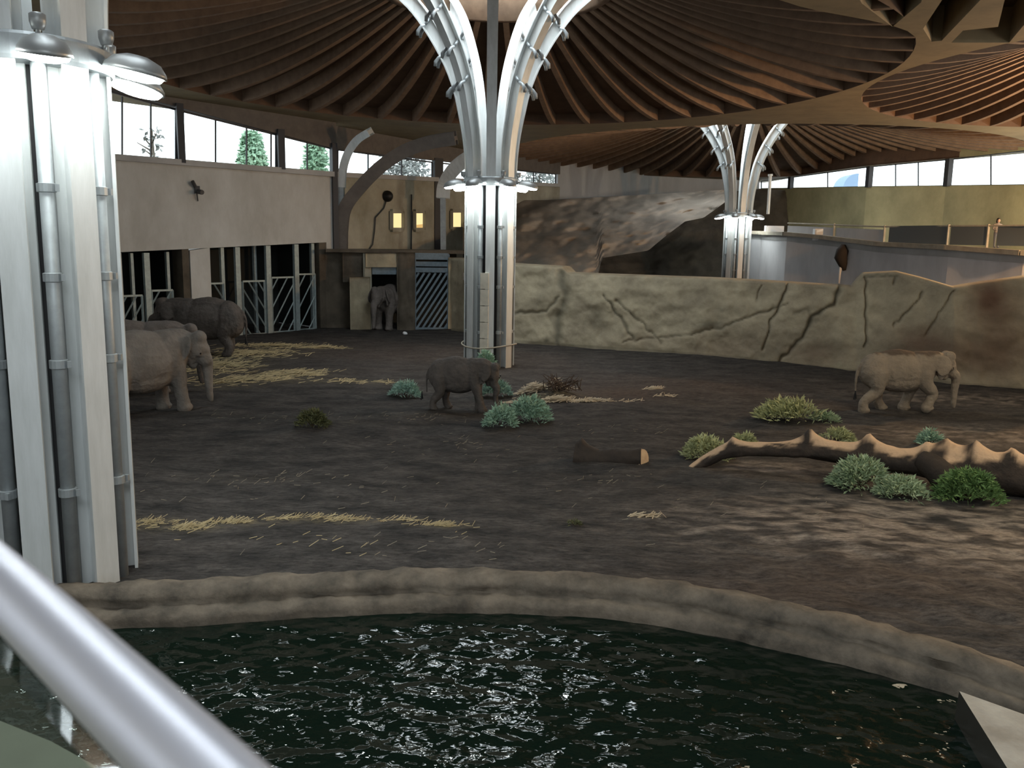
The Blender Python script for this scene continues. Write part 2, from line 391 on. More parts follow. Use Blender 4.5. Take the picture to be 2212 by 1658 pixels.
m_ = len(sect)
for j in range(len(fr) - 1):
    for k in range(m_ - 1):
        a = j * m_ + k; kb.f.append((a, a + m_, a + m_ + 1, a + 1))
kerb = struct(kb.build('trim_1', M['kerb'], smooth=True), 'timeworn two-tier stone kerb around the pool')
# water
WZ = -.36
wb = MB(); wb.grid(120, 60, lambda u, v: (-26 + 52 * u, lerp(-12, Ks(-26 + 52 * u) - .35, v), WZ))
water = tag(wb.build('water', M['water'], smooth=True), 'dark rippling pool water inside the stone kerb', 'water', kind='stuff')

# ------------------------------------------------------------------ outer walls
ZS = 12.8
def wallpiece(mb, a, b, za0, zb0, za1, zb1, th=.45):
    """prism between plan points a,b; bottoms za0,zb0; tops za1,zb1; thickness goes away from the hall"""
    a, b = Vector((a[0], a[1], 0)), Vector((b[0], b[1], 0)); d = (b - a).normalized(); nrm = Vector((-d.y, d.x, 0)) * th
    mb.hexa([a + Vector((0, 0, za0)), b + Vector((0, 0, zb0)), b + nrm + Vector((0, 0, zb0)), a + nrm + Vector((0, 0, za0)),
             a + Vector((0, 0, za1)), b + Vector((0, 0, zb1)), b + nrm + Vector((0, 0, zb1)), a + nrm + Vector((0, 0, za1))])
# left wall with the stalls
LA, LB = ground(265, 745), ground(705, 708)
def L(x, y): return onplane(x, y, LA, LB)
LDIR = (LB - LA).normalized(); LDIR.z = 0; LN = Vector((-LDIR.y, LDIR.x, 0))
top_l = [(150, 172), (265, 207), (385, 236), (600, 290), (727, 322)]
sil_l = [(150, 332), (250, 341), (392, 353), (605, 366), (727, 376)]
lin_l = [(150, 550), (262, 546), (410, 541), (452, 535), (705, 523)]
def px_piece(mb, x0, x1, bot, top, P=L, th=.45, z0=None, z1=None):
    a0 = P(x0, interp(bot, x0)) if z0 is None else None; b0 = P(x1, interp(bot, x1)) if z0 is None else None
    a1 = P(x0, interp(top, x0)) if z1 is None else None; b1 = P(x1, interp(top, x1)) if z1 is None else None
    pa = a1 or a0 or P(x0, 500); pb = b1 or b0 or P(x1, 500)
    wallpiece(mb, pa, pb, z0 if z0 is not None else a0.z, z0 if z0 is not None else b0.z, z1 if z1 is not None else a1.z, z1 if z1 is not None else b1.z, th)
LX0 = 60
wl = MB()
px_piece(wl, LX0, 727, lin_l, sil_l)
px_piece(wl, LX0, 262, lin_l, lin_l, z0=-.3)
px_piece(wl, 410, 453, lin_l, lin_l, z0=-.3, th=1.2); px_piece(wl, 705, 727, lin_l, lin_l, z0=-.3)
wall_left = struct(wl.build('wall_left', M['concrete']), 'pale concrete wall above the elephant stalls')
fl = MB(); px_piece(fl, LX0, 727, top_l, top_l, z1=ZS + 1.6)
fl.build('fascia', M['fascia'], wall_left)
# stall interior
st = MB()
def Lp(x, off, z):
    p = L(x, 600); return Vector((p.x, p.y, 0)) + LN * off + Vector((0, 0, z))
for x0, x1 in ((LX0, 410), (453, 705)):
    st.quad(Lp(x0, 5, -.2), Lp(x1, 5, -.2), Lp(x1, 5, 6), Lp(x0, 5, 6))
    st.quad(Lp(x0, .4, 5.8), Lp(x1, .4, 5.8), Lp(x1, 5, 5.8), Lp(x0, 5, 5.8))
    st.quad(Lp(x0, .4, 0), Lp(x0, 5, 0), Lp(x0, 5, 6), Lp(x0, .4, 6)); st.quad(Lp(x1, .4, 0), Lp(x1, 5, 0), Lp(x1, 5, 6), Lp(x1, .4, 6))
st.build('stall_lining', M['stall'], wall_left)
jm = MB()       # brown jambs of the two stall openings
for x0, x1 in ((396, 410.5), (691, 706)):
    a, b = Lp(x0, .02, 0), Lp(x1, .02, 0); jm.hexa([a, b, b + LN * 1.0, a + LN * 1.0] + [q + Vector((0, 0, 5.7)) for q in (a, b, b + LN * 1.0, a + LN * 1.0)])
jm.build('jamb', M['brown_wall'], wall_left)
# back-left wall, further away
def plan(px, y, Y): p = atY(px, y, Y); return Vector((p.x, p.y, 0))
QA, QB = plan(727, 376, 57), plan(1205, 398, 84)
def Q(x, y): return onplane(x, y, QA, QB)
top_q = [(727, 322), (945, 351), (1205, 376)]; sil_q = [(727, 376), (945, 391), (1205, 399)]
wq = MB(); px_piece(wq, 727, 1210, sil_q, sil_q, P=Q, z0=-.3)
wall_back = struct(wq.build('wall_back', M['rock_grey']), 'grey-beige rock-faced wall behind the keepers\' doorway')
fq = MB(); px_piece(fq, 727, 1210, top_q, top_q, P=Q, z1=ZS + 1.6); fq.build('fascia', M['fascia'], wall_back)
# far wall right of that, and round to the right
top_r = [(1640, 400), (1705, 382), (1872, 372), (2043, 350), (2212, 326), (2600, 290)]
sil_r = [(1205, 399), (1640, 407), (1705, 406), (1872, 403), (2043, 401), (2212, 399), (2600, 396)]
rp = [(1205, 84.2), (1400, 93), (1640, 98), (1705, 91.6), (1872, 79), (2043, 71.5), (2212, 64), (2450, 55.5)]
wf = MB(); far = MB()
for i in range(len(rp) - 1):
    (x0, Y0), (x1, Y1) = rp[i], rp[i + 1]; a = plan(x0, interp(sil_r, x0), Y0); b = plan(x1, interp(sil_r, x1), Y1)
    z0 = atY(x0, interp(sil_r, x0), Y0).z; z1 = atY(x1, interp(sil_r, x1), Y1).z
    if x1 <= 1640: wallpiece(wf, a, b, -.3, -.3, ZS + 1.6, ZS + 1.6)
    else:
        wallpiece(far, a, b, -.3, -.3, z0, z1); wallpiece(far, a, b, ZS, ZS, ZS + 4, ZS + 4)
wall_far = struct(wf.build('wall_far', M['concrete_plain']), 'plain grey far wall behind the rock slope')
wall_right = struct(far.build('wall_right', M['rock_yellow']), 'yellowish stained wall below the right-hand windows')
# rest of the shell, out of the frame
pe = plan(2450, 396, 55.5); q0 = L(LX0, 500)
shell = [(q0.x, q0.y), (-34, 28), (-34, -6), (-18, -16), (30, -16), (52, 6), (54, 38), (pe.x, pe.y)]
sh = MB()
for i in range(len(shell) - 1):
    a, b = shell[i], shell[i + 1]
    if i in (1, 2, 3, 4):       # unseen window openings added on the visitors' side for fill light
        wallpiece(sh, a, b, -.8, -.8, 9.2, 9.2, th=-.45); wallpiece(sh, a, b, 11.6, 11.6, ZS + .6, ZS + .6, th=-.45)
        A_, B_ = Vector((*a, 0)), Vector((*b, 0)); n_ = int((B_ - A_).length / 4)
        for k in range(n_ + 1):
            p = lerp(A_, B_, k / n_); sh.box((p.x, p.y, 10.4), .35, .35, 2.8)
    else: wallpiece(sh, a, b, -.8, -.8, ZS + .6, ZS + .6, th=-.45)
sh.box((shell[0][0], shell[0][1], 6.5), 1.2, 1.2, 14.6, .9)
wall_front = struct(sh.build('wall_front', M['concrete_plain']), 'plain hall wall round the visitors\' side')

# ------------------------------------------------------------------ windows
wn = [0]
def window(P, xs, topf, silf, frame='post_dark', mull=()):
    """one window bay: frame mesh with its panes as children. P maps a pixel to the wall plane"""
    wn[0] += 1; fr_ = MB(); x0, x1 = xs
    cuts = [x0] + list(mull) + [x1]
    a, b = P(x0, 400), P(x1, 400); d = Vector((b.x - a.x, b.y - a.y, 0)).normalized(); nn = Vector((-d.y, d.x, 0))
    def bar(p, q, wd): fr_.beam(p + nn * .2, q + nn * .2, wd, .10, up=Vector((0, 0, 1)) if abs((q - p).normalized().z) < .9 else nn)
    T = [P(x, topf(x)) for x in cuts]; B = [P(x, silf(x)) for x in cuts]
    bar(B[0], B[-1], .1); bar(T[0], T[-1], .1)
    for i in range(len(cuts)):
        wd = .06 if 0 < i < len(cuts) - 1 else .12
        bar(B[i], T[i], wd)
    o = struct(fr_.build('window_%d' % wn[0], M[frame]), 'clerestory window band bay with slim mullions')
    for i in range(len(cuts) - 1):
        g = MB(); g.quad(B[i] + nn * .2, B[i + 1] + nn * .2, T[i + 1] + nn * .2, T[i] + nn * .2); g.build('pane', M['pane'], o)
    return o
def post(mb, P, xc, wpx, y0, y1, off=-.1, dp=.5):
    p0, p1 = P(xc - wpx / 2, y0), P(xc + wpx / 2, y0); wd = (Vector((p1.x, p1.y)) - Vector((p0.x, p0.y))).length
    b, t = P(xc, y1), P(xc, y0); b = Vector((b.x, b.y, b.z)); t = Vector((b.x, b.y, t.z))
    mb.box(((b.x), (b.y), (b.z + t.z) / 2), wd, dp, abs(t.z - b.z), 0.6)
tl = lambda x: interp(top_l, x); sl = lambda x: interp(sil_l, x)
tq = lambda x: interp(top_q, x); sq = lambda x: interp(sil_q, x)
for xs, mu in (((100, 385), (160, 268, 330)), ((399, 601), (470, 537, 590)), ((614, 720), (668,))): window(L, xs, tl, sl, mull=mu)
for xs, mu in (((734, 938), (800, 872)), ((953, 1108), (1030,)), ((1108, 1204), (1157,))): window(Q, xs, tq, sq, mull=mu)
def RP(x, y):
    for i in range(len(rp) - 1):
        if rp[i][0] <= x <= rp[i + 1][0] or i == len(rp) - 2:
            a = plan(rp[i][0], interp(sil_r, rp[i][0]), rp[i][1]); b = plan(rp[i + 1][0], interp(sil_r, rp[i + 1][0]), rp[i + 1][1])
            return onplane(x, y, a, b)
tr = lambda x: interp(top_r, x); sr = lambda x: interp(sil_r, x)
def RPseg(i):
    a = plan(rp[i][0], interp(sil_r, rp[i][0]), rp[i][1]); b = plan(rp[i + 1][0], interp(sil_r, rp[i + 1][0]), rp[i + 1][1])
    return lambda x, y: onplane(x, y, a, b)
for i, xs, mu in ((2, (1641, 1704), ()), (3, (1706, 1871), (1784,)), (4, (1873, 2042), (1931, 1980)), (5, (2044, 2211), (2136,)), (6, (2213, 2449), (2300, 2380))):
    P = RPseg(i)
    zt = ZS + .2
    ti = {}
    def tf(x, P=P):     # window head at the soffit
        lo, hi = 200.0, 405.0
        for _ in range(24):
            mid = (lo + hi) / 2
            if P(x, mid).z > ZS: lo = mid
            else: hi = mid
        return hi
    window(P, xs, tf, sr, mull=mu)
# wall posts between the bays
def tagpost(P, xc, wpx, y0, y1, label, dp=.5, mt='post_dark'):
    mb = MB(); post(mb, P, xc, wpx, y0, y1, dp=dp); o = mb.build('wall_post', M[mt]); return tag(o, label, 'post', 'dark steel posts between the high windows')
tagpost(L, 392, 13, 225, 352, 'dark steel post between high left windows, nearest the big pillar')
tagpost(L, 607, 12, 280, 366, 'dark steel post between high left windows, middle of the concrete wall')
tagpost(L, 724, 9, 310, 546, 'tall dark post at the right end of the pale stall wall')
tagpost(Q, 945, 12, 342, 541, 'tall dark post between the lit small windows, left of central pillar')
for i, xc, lb in ((3, 1706, 'dark post left of the far right-hand window band'), (4, 1874, 'dark post in the middle of the far right-hand window band'), (5, 2043, 'dark post nearest the right edge in the far window band')):
    P = RPseg(i); mb = MB(); b = P(xc, interp(sil_r, xc) + 2); mb.box((b.x, b.y - .2, (b.z + ZS) / 2), .42, .5, ZS - b.z, 0.2)
    tag(mb.build('wall_post', M['post_dark']), lb, 'post', 'dark steel posts between the high windows')
# sills
sb = MB()
for P, f, xs in ((L, sil_l, (LX0, 727)), (Q, sil_q, (727, 1205))):
    a, b = P(xs[0], interp(f, xs[0]) + 1), P(xs[1], interp(f, xs[1]) + 1); sb.beam(a - LN * .1, b - LN * .1, .25, .3)
struct(sb.build('trim_2', M['concrete_plain']), 'projecting concrete window sill')

# ------------------------------------------------------------------ ceiling: soffit with round ribbed discs and three-sided coffers
discs = {'B': (-.92, 38.7, 16.5, 5.0, 48), 'C': (19.1, 73.0, 20.3, 5.0, 52), 'D': (30.1, 38.5, 14.2, 4.6, 46), 'A': (-7.3, 13.6, 9.3, 3.9, 30), 'E': (18.5, 15.3, 10.4, 5.6, 32), 'F': (0.0, -4.0, 9.0, 6.2, 28)}  # F: unseen disc added to whiten the handrail; E skylight widened for water glints
CW = [(27.6, 99.0), (28.7, 91.4), (31.3, 78.6), (35.0, 71.2), (38.6, 63.8), (41, 55)]
def hole_r(k, R, th):
    if k == 'C':        # the shell over the far pillar is cut off by the outer wall
        dx, dy = math.cos(th), math.sin(th); best = R
        for (ax, ay), (bx, by) in zip(CW, CW[1:]):
            ex, ey = bx - ax, by - ay; den = dx * ey - dy * ex
            if abs(den) < 1e-9: continue
            px, py = ax - 19.1, ay - 73.0; t = (px * ey - py * ex) / den; u = (px * dy - py * dx) / den
            if t > 0 and -.01 <= u <= 1.01: best = min(best, t - .35)
        return best
    if k != 'B': return R
    d = math.degrees(th) % 360 - 360
    return R - 2.0 * sstep(-25, -50, d) * sstep(-150, -120, d) if d > -180 else R
outer = [(-36, -17), (-18, -18), (32, -18), (56, 5), (57, 42), (42.2, 56.2), (39.5, 64.2), (35.9, 71.6), (32.1, 79), (29.4, 92), (28.4, 100), (14, 102), (2, 88), (-12, 60), (-24, 46), (-36, 30)]
coffers = []
def tri(pts): coffers.append([(ground(x, y, ZS).x, ground(x, y, ZS).y) for x, y in pts])
tri([(1832, -45), (2000, -45), (1990, 5), (1928, 58), (1862, 8)])
tri([(2075, -40), (2140, -40), (2118, 0), (2034, 88), (2012, 90), (1994, 62), (2035, 0)])
tri([(2180, -40), (2260, -40), (2232, 30), (2180, 92), (2055, 92), (2080, 66), (2156, 58)])
pts2 = []; edges = []; holes = []
def loop(poly, hole=False):
    i0 = len(pts2)
    for p in poly: pts2.append(Vector(p))
    for k in range(len(poly)): edges.append((i0 + k, i0 + (k + 1) % len(poly)))
    if hole: holes.append(poly)
loop(outer)
for k, (cx, cy, R, r0, nr) in discs.items():
    loop([(cx + hole_r(k, R, 2 * math.pi * i / 96) * math.cos(2 * math.pi * i / 96), cy + hole_r(k, R, 2 * math.pi * i / 96) * math.sin(2 * math.pi * i / 96)) for i in range(96)], True)
for c in coffers: loop(c, True)
vs, es, fs, *_ = geometry.delaunay_2d_cdt(pts2, edges, [], 1, 1e-5)
def inside(p, poly):
    c = False; j = len(poly) - 1
    for i in range(len(poly)):
        xi, yi = poly[i]; xj, yj = poly[j]
        if (yi > p[1]) != (yj > p[1]) and p[0] < (xj - xi) * (p[1] - yi) / (yj - yi) + xi: c = not c
        j = i
    return c
cb = MB(); cb.v = [(v.x, v.y, ZS) for v in vs]
for f in fs:
    c = sum((vs[i] for i in f), Vector((0, 0))) / len(f)
    if not any(inside(c, h) for h in holes): cb.f.append(tuple(f))
for c in coffers:       # coffer sides
    for i in range(len(c)):
        a, b = c[i], c[(i + 1) % len(c)]; cb.quad((a[0], a[1], ZS), (b[0], b[1], ZS), (b[0], b[1], ZS + 1.2), (a[0], a[1], ZS + 1.2))
ceiling = struct(cb.build('ceiling', M['band']), 'ochre timber soffit around the round roof shells')
kb2 = MB()
for c in coffers:
    i0 = len(kb2.v); kb2.v += [(p[0], p[1], ZS + 1.2) for p in c]; kb2.f.append(tuple(range(i0, i0 + len(c))))
kb2.build('coffer_back', M['coffer'], ceiling)
DEP = .62; RISE = 3.5
for key, (cx, cy, R, r0, nr) in discs.items():
    rise = RISE * (R - r0) / 12.0
    rise = min(RISE, rise)
    def zb(r, R=R, r0=r0, rise=rise): return ZS + rise * (max(0, R - r) / (R - r0)) ** 1.55
    sh_ = MB(); prof = [(R, ZS), (R, ZS + DEP)]; sh_.lathe(prof, (cx, cy, 0), 96); prof = [(R - (R - r0) * i / 20, zb(R - (R - r0) * i / 20) + DEP) for i in range(0, 21)]
    i1 = len(sh_.v); sh_.lathe(prof, (cx, cy, 0), 96)
    if key == 'C':
        for q in range(len(sh_.v)):
            vx, vy, vz = sh_.v[q]; th = math.atan2(vy - cy, vx - cx); rr = math.hypot(vx - cx, vy - cy); rm = hole_r('C', R, th) + .3
            if rr > rm + 1e-4: sh_.v[q] = (cx + math.cos(th) * rm, cy + math.sin(th) * rm, zb(rm) + DEP if vz > ZS + .01 else ZS)
    so = sh_.build('roof_shell', M['timber'], ceiling, smooth=True)
    # curb round the skylight
    cu = MB(); zc = zb(r0)
    cu.lathe([(r0 + .02, zc + DEP), (r0 + .02, zc - .12), (r0 - .35, zc - .12), (r0 - .35, zc + 2.0)], (cx, cy, 0), 64)
    cu.build('skylight_curb', M['rib'], ceiling, smooth=True)
    sk = MB(); sk.disc((cx, cy, zc + 1.9), r0 - .3, 48); sk.build('skylight_pane', M['skylight_warm' if key in 'DE' else 'skylight'], ceiling)
    # ribs share one mesh per disc, except those the outer wall cuts short
    def ribmesh(RR):
        rb = MB(); N = 14; w2 = .14
        for i in range(N):
            ra, rb_ = RR - .02 - (RR - r0 - .1) * i / N, RR - .02 - (RR - r0 - .1) * (i + 1) / N
            za, zb_ = zb(ra), zb(rb_)
            rb.hexa([(ra, -w2, za), (rb_, -w2, zb_), (rb_, w2, zb_), (ra, w2, za), (ra, -w2, za + DEP), (rb_, -w2, zb_ + DEP), (rb_, w2, zb_ + DEP), (ra, w2, za + DEP)])
        return rb.mesh('rib', M['rib'])
    me = ribmesh(R)
    for i in range(nr):
        th = 2 * math.pi * (i + .5) / nr; mm = me
        if key == 'C' and hole_r('C', R, th) < R - .1: mm = ribmesh(hole_r('C', R, th))
        o = obj('rib', mm, so, (cx, cy, 0)); o.rotation_euler = (0, 0, th)

# ------------------------------------------------------------------ tree-like roof pillars
def isect(w_, d_, tf=.05, tw=.06):
    a, b = w_ / 2, d_ / 2
    return [(-a, -b), (a, -b), (a, -b + tf), (tw / 2, -b + tf), (tw / 2, b - tf), (a, b - tf), (a, b), (-a, b), (-a, b - tf), (-tw / 2, b - tf), (-tw / 2, -b + tf), (-a, -b + tf)]
arm_prof = [(1.13, 8.15), (1.13, 8.8), (1.16, 9.4), (1.25, 10.2), (1.42, 11.1), (1.62, 12.0), (2.04, 13.1), (2.72, 14.3), (3.45, 15.3), (4.1, 15.95), (4.7, 16.45)]
def smoothpath(p, k=3):
    out = []
    for i in range(len(p) - 1):
        p0 = Vector(p[max(i - 1, 0)]); p1 = Vector(p[i]); p2 = Vector(p[i + 1]); p3 = Vector(p[min(i + 2, len(p) - 1)])
        for j in range(k):
            t = j / k; out.append(.5 * ((2 * p1) + (p2 - p0) * t + (2 * p0 - 5 * p1 + 4 * p2 - p3) * t * t + (3 * p1 - p0 - 3 * p2 + p3) * t ** 3))
    out.append(Vector(p[-1])); return out
def pillar_meshes():
    d = {}
    mb = MB(); mb.sweep(isect(.40, .42), [(Vector((.92, 0, -.2)), Vector((0, 1, 0)), Vector((-1, 0, 0))), (Vector((.92, 0, 8.2)), Vector((0, 1, 0)), Vector((-1, 0, 0)))])
    d['post'] = mb.mesh('post', M['steel'])
    mb = MB(); sp_ = smoothpath(arm_prof); frs = []
    for i, p in enumerate(sp_):
        t = (sp_[min(i + 1, len(sp_) - 1)] - sp_[max(i - 1, 0)]).normalized(); nrm = Vector((-t.y, 0, t.x))    # towards axis / up
        o = Vector((p.x, 0, p.y)) + nrm * .21
        k = i / (len(sp_) - 1)
        frs.append((o, Vector((0, 1, 0)), nrm, (1 + .15 * k, 1 + .55 * k)))
    mb.sweep(isect(.40, .42, .045, .07), frs); d['arm'] = mb.mesh('arm', M['steel'])
    for zc, nm in ((12.1, 0), (13.4, 1), (14.7, 2)):
        mb = MB(); r = interp([(z, r) for r, z in arm_prof], zc)
        for s_ in (-1, 1):
            mb.tube([(r - .05, s_ * .16, zc + .1), (r + .12, s_ * .19, zc + .02), (r + .26, s_ * .21, zc - .16), (r + .28, s_ * .21, zc - .34)], [.07, .075, .085, .07], 8)
            mb.beam((r - .25, s_ * .12, zc + .35), (r - .05, s_ * .16, zc + .1), .1, .1)
        mb.tube([(r + .02, -.2, zc), (r + .02, .2, zc)], .05, 8)
        d['bracket%d' % nm] = mb.mesh('bracket', M['steel_grey'], True)
    mb = MB(); mb.tube([(.98, 0, -.2), (.98, 0, 8.0)], .105, 14); d['pipe'] = mb.mesh('downpipe', M['steel_grey'], True)
    mb = MB()
    mb.lathe([(.105, -.07), (.135, -.06), (.135, .06), (.105, .07)], (.98, 0, 0), 14); mb.box((1.1, .12, 0), .06, .06, .1)
    d['clamp'] = mb.mesh('pipe_clamp', M['steel_grey'], False)
    mb = MB(); mb.lathe([(.0, -.2), (.55, -.2), (.55, 8.3), (0, 8.3)], (0, 0, 0), 20); d['shade_core'] = mb.mesh('shade_core', M['steel_dark'])  # added dark core, stands for shade in the gaps between the posts
    mb = MB(); mb.lathe([(.72, 7.95), (1.17, 7.95), (1.20, 8.0), (1.20, 8.28), (1.15, 8.33), (.72, 8.33), (.72, 7.95)], (0, 0, 0), 42)
    d['collar'] = mb.mesh('collar', M['steel_grey'])
    # floodlight: shallow oval hood on a short bracket, lens underneath
    mb = MB(); T = Matrix.Rotation(R_(12), 4, 'Y')
    mb.lathe([(.0, .24), (.14, .23), (.31, .16), (.40, .04), (.42, -.03), (.38, -.03)], (1.66, 0, 7.98), 20, T @ Matrix.Diagonal((1.15, .85, 1, 1)))
    mb.beam((1.15, 0, 8.12), (1.4, 0, 8.1), .12, .08)
    d['lamp'] = mb.mesh('floodlight', M['lamp_house'], True)
    mb = MB(); mb.lathe([(.38, -.03), (.34, -.09), (.18, -.13), (0, -.14)], (1.66, 0, 7.98), 20, T @ Matrix.Diagonal((1.15, .85, 1, 1))); d['lens'] = mb.mesh('lens', M['lens'], True)
    mb = MB(); mb.lathe([(.0, -.1), (.08, -.1), (.11, .0), (.11, .1), (.08, .12)], (1.24, 0, 8.45), 12); mb.beam((1.2, 0, 8.3), (1.24, 0, 8.4), .06, .06); d['uplight'] = mb.mesh('uplight', M['lamp_house'], True)
    mb = MB(); mb.disc((1.24, 0, 8.56), .08, 12); d['uplens'] = mb.mesh('uplight_lens', M['uplens'])
    return d
PM = pillar_meshes()
def pillar(x, y, az, label, lamps=range(7)):
    """az: world angle of the first post"""
    root = tag(empty('roof_pillar', (x, y, 0), az), label, 'pillar', 'branching steel pillars under the roof discs')
    for i in range(7):
        a = 2 * math.pi * i / 7
        for k in ('post', 'arm'):
            o = obj(k, PM[k], root); o.rotation_euler = (0, 0, a)
            if k == 'arm':
                for q in range(3 if i else 0): obj('bracket', PM['bracket%d' % q], o)
        b = a + math.pi / 7
        o = obj('downpipe', PM['pipe'], root); o.rotation_euler = (0, 0, b)
        for z in (1.6, 3.6, 4.9, 6.2): obj('pipe_clamp', PM['clamp'], o, (0, 0, z))
        if i in lamps:
            o = obj('floodlight', PM['lamp'], root); o.rotation_euler = (0, 0, b); obj('lens', PM['lens'], o)
            o = obj('uplight', PM['uplight'], root); o.rotation_euler = (0, 0, b); obj('uplight_lens', PM['uplens'], o)
    obj('shade_core', PM['shade_core'], root); obj('collar', PM['collar'], root)
    return root
bA = atY(140, 1240, 13.6); bB = atY(1058, 600, 38.7); bC = atY(1590, 560, 73)
def az_of(p, off): return math.atan2(-p.y, -p.x) + R_(off)
pA = pillar(bA.x, bA.y, az_of(bA, 33), 'huge branching steel pillar at the left edge, nearest the camera')
pB = pillar(bB.x, bB.y, az_of(bB, 0), 'branching steel pillar in the middle, standing behind the calf')
pC = pillar(bC.x, bC.y, az_of(bC, 18), 'distant branching steel pillar behind the low rock wall on the right')
# pale blocks clad into the middle pillar, rope round its foot
mb = MB()
for k in range(5): pass
for k in range(5):
    c = MB(); a = az_of(bB, -11); r = 1.17; z = 1.0 + k * .72
    c.box((bB.x + math.cos(a) * r, bB.y + math.sin(a) * r, z), .12, .36, .69, a)
    o = c.build('filler_block', M['filler'])
    o.parent = pB; o.matrix_parent_inverse = (Matrix.Translation((bB.x, bB.y, 0)) @ Matrix.Rotation(pB.rotation_euler[2], 4, 'Z')).inverted()
rope = MB(); pr = []
for k in range(49):
    a = 2 * math.pi * k / 48; pr.append((bB.x + 1.24 * math.cos(a), bB.y + 1.24 * math.sin(a), .98 + .07 * math.cos(a * 2 + 1)))
rope.tube(pr, .035, 6, cap=False)
tag(rope.build('rope', M['ledge'], smooth=True), 'thin pale rope slung round the foot of the middle pillar', 'rope')

# ------------------------------------------------------------------ wall columns with curved half arms
def curved_arm(mb, pts, wd, dp):
    pts = smoothpath([tuple(p) for p in pts], 4)
    frs = []
    for i, p in enumerate(pts):
        t = (pts[min(i + 1, len(pts) - 1)] - pts[max(i - 1, 0)]).normalized(); sd = t.cross(Vector((0, 1, .2))).normalized(); up = sd.cross(t).normalized()
        frs.append((p, sd, up))
    mb.sweep(isect(wd, dp, .06, dp * .5), frs)
def wall_column(label, flange, arms, name='wall_column'):
    root = tag(empty(name, (flange[0].x, flange[0].y, 0)), label, 'column', 'curved steel brackets on the rear wall')
    inv = Matrix.Translation((-flange[0].x, -flange[0].y, 0))
    mb = MB(); mb.beam(flange[0], flange[1], .38, .4, up=Vector((0, 1, 0))); o = mb.build('shaft', M['steel_grey'], root); o.matrix_parent_inverse = inv
    for pts, wd, dp, mt in arms:
        mb = MB(); curved_arm(mb, pts, wd, dp); o = mb.build('curved_arm', M[mt], root); o.matrix_parent_inverse = inv
Yc = 55.5
wall_column('pale wall column with two curved arms left of the lit windows', (atY(738, 548, Yc), atY(737, 402, Yc)),
            [([atY(738, 405, Yc), atY(741, 365, Yc), atY(752, 330, Yc - .3), atY(772, 302, Yc - .8), atY(800, 284, Yc - 1.5)], .45, .5, 'steel'),
             ([atY(737, 540, Yc), atY(738, 490, Yc), atY(746, 448, Yc), atY(775, 408, Yc), atY(820, 362, Yc - .2), atY(870, 328, Yc - .4), atY(925, 308, Yc - .8), atY(985, 298, Yc - 1.4)], .8, .5, 'fascia')])
wall_column('pale wall column with one curved arm just left of the middle pillar', (atY(958, 542, 62), atY(957, 425, 62)),
            [([atY(957, 428, 62), atY(960, 400, 62), atY(975, 372, 61.5), atY(998, 350, 61), atY(1030, 332, 60.5)], .95, .55, 'steel')])

# ------------------------------------------------------------------ stall gates and their posts
def frame_gate(name, P, x0, x1, y0, y1, lean, nsl, label, group, mt='gate', off=0.0, fw=.10, sw=.07, tops=()):
    """barred gate between pixels; lean +1 = slats rise to the right"""
    a0, b0 = P(x0, y1), P(x1, y1); a1, b1 = P(x0, y0), P(x1, y0)
    za, zt = (a0.z + b0.z) / 2, (a1.z + b1.z) / 2; A = Vector((a0.x, a0.y, 0)); B = Vector((b0.x, b0.y, 0)); d = (B - A); Lg = d.length; d.normalize(); nn = Vector((-d.y, d.x, 0)) * off
    root = tag(empty(name, A + Vector((0, 0, za))), label, 'gate', group)
    def W(s_, z): return d * s_ + nn + Vector((0, 0, z))
    H = zt - za
    f = MB()
    for p, q in (((0, 0), (Lg, 0)), ((0, H), (Lg, H))): f.beam(W(*p), W(*q), fw, fw)
    for p, q in (((0, 0), (0, H)), ((Lg, 0), (Lg, H))): f.beam(W(*p), W(*q), fw, fw, up=Vector((0, 1, 0)))
    for t in tops: f.beam(W(0, H * t), W(Lg, H * t), .3, .12, up=Vector((0, 1, 0)))
    f.build('gate_frame', M[mt], root)
    slope = 1.55      # rise per run
    H2 = H * (min(tops) - .04) if tops else H
    span = Lg + H2 / slope
    for i in range(nsl):
        c = span * (i + .7) / (nsl + .4)
        # line s = c - z/slope (rising left) or mirrored
        pts = []
        s0 = c; z0 = 0
        if s0 > Lg: z0 = (s0 - Lg) * slope; s0 = Lg
        s1 = c - H2 / slope; z1 = H2
        if s1 < 0: z1 = c * slope; s1 = 0
        if z1 - z0 < .15: continue
        if lean > 0: s0, s1 = Lg - s0, Lg - s1
        m = MB(); m.beam(W(s0, z0), W(s1, z1), sw, sw * .8, up=Vector((0, 1, 0))); m.build('slat', M[mt], root)
    return root
G = 'slatted steel stall gates'
frame_gate('stall_gate', L, 200, 316, 640, 752, 1, 8, 'slatted steel gate half hidden behind the big left pillar', G, off=.15)
frame_gate('stall_gate', L, 336, 381, 627, 740, 1, 4, 'narrow slatted gate above the back of the grey elephants', G, off=.15)
frame_gate('stall_gate', L, 456, 490, 612, 728, -1, 3, 'slatted gate just right of the pale pier, behind the dark elephant', G, off=.15)
frame_gate('stall_gate', L, 531, 578, 607, 722, -1, 5, 'slatted gate with slats falling to the right, above the straw', G, off=.15)
frame_gate('stall_gate', L, 593, 640, 599, 716, 1, 5, 'slatted gate with slats rising right, second from the stall end', G, off=.15)
frame_gate('stall_gate', L, 650, 686, 592, 711, 1, 4, 'narrowest slatted gate at the right end of the stalls', G, off=.15)
plabels = ['thick pale gate post left of the pale pier', 'thin gate post behind the big left pillar', 'thin gate post beside the brown jamb left of the pale pier', 'thin gate post right of the pale pier with bright slit',
           'thick pale gate post behind the dark elephant\'s rump', 'thick pale gate post between the two middle slatted gates', 'pale gate post between the last two slatted gates', 'thin gate post at the end of the stalls', 'thin inner post above the middle slatted gate']
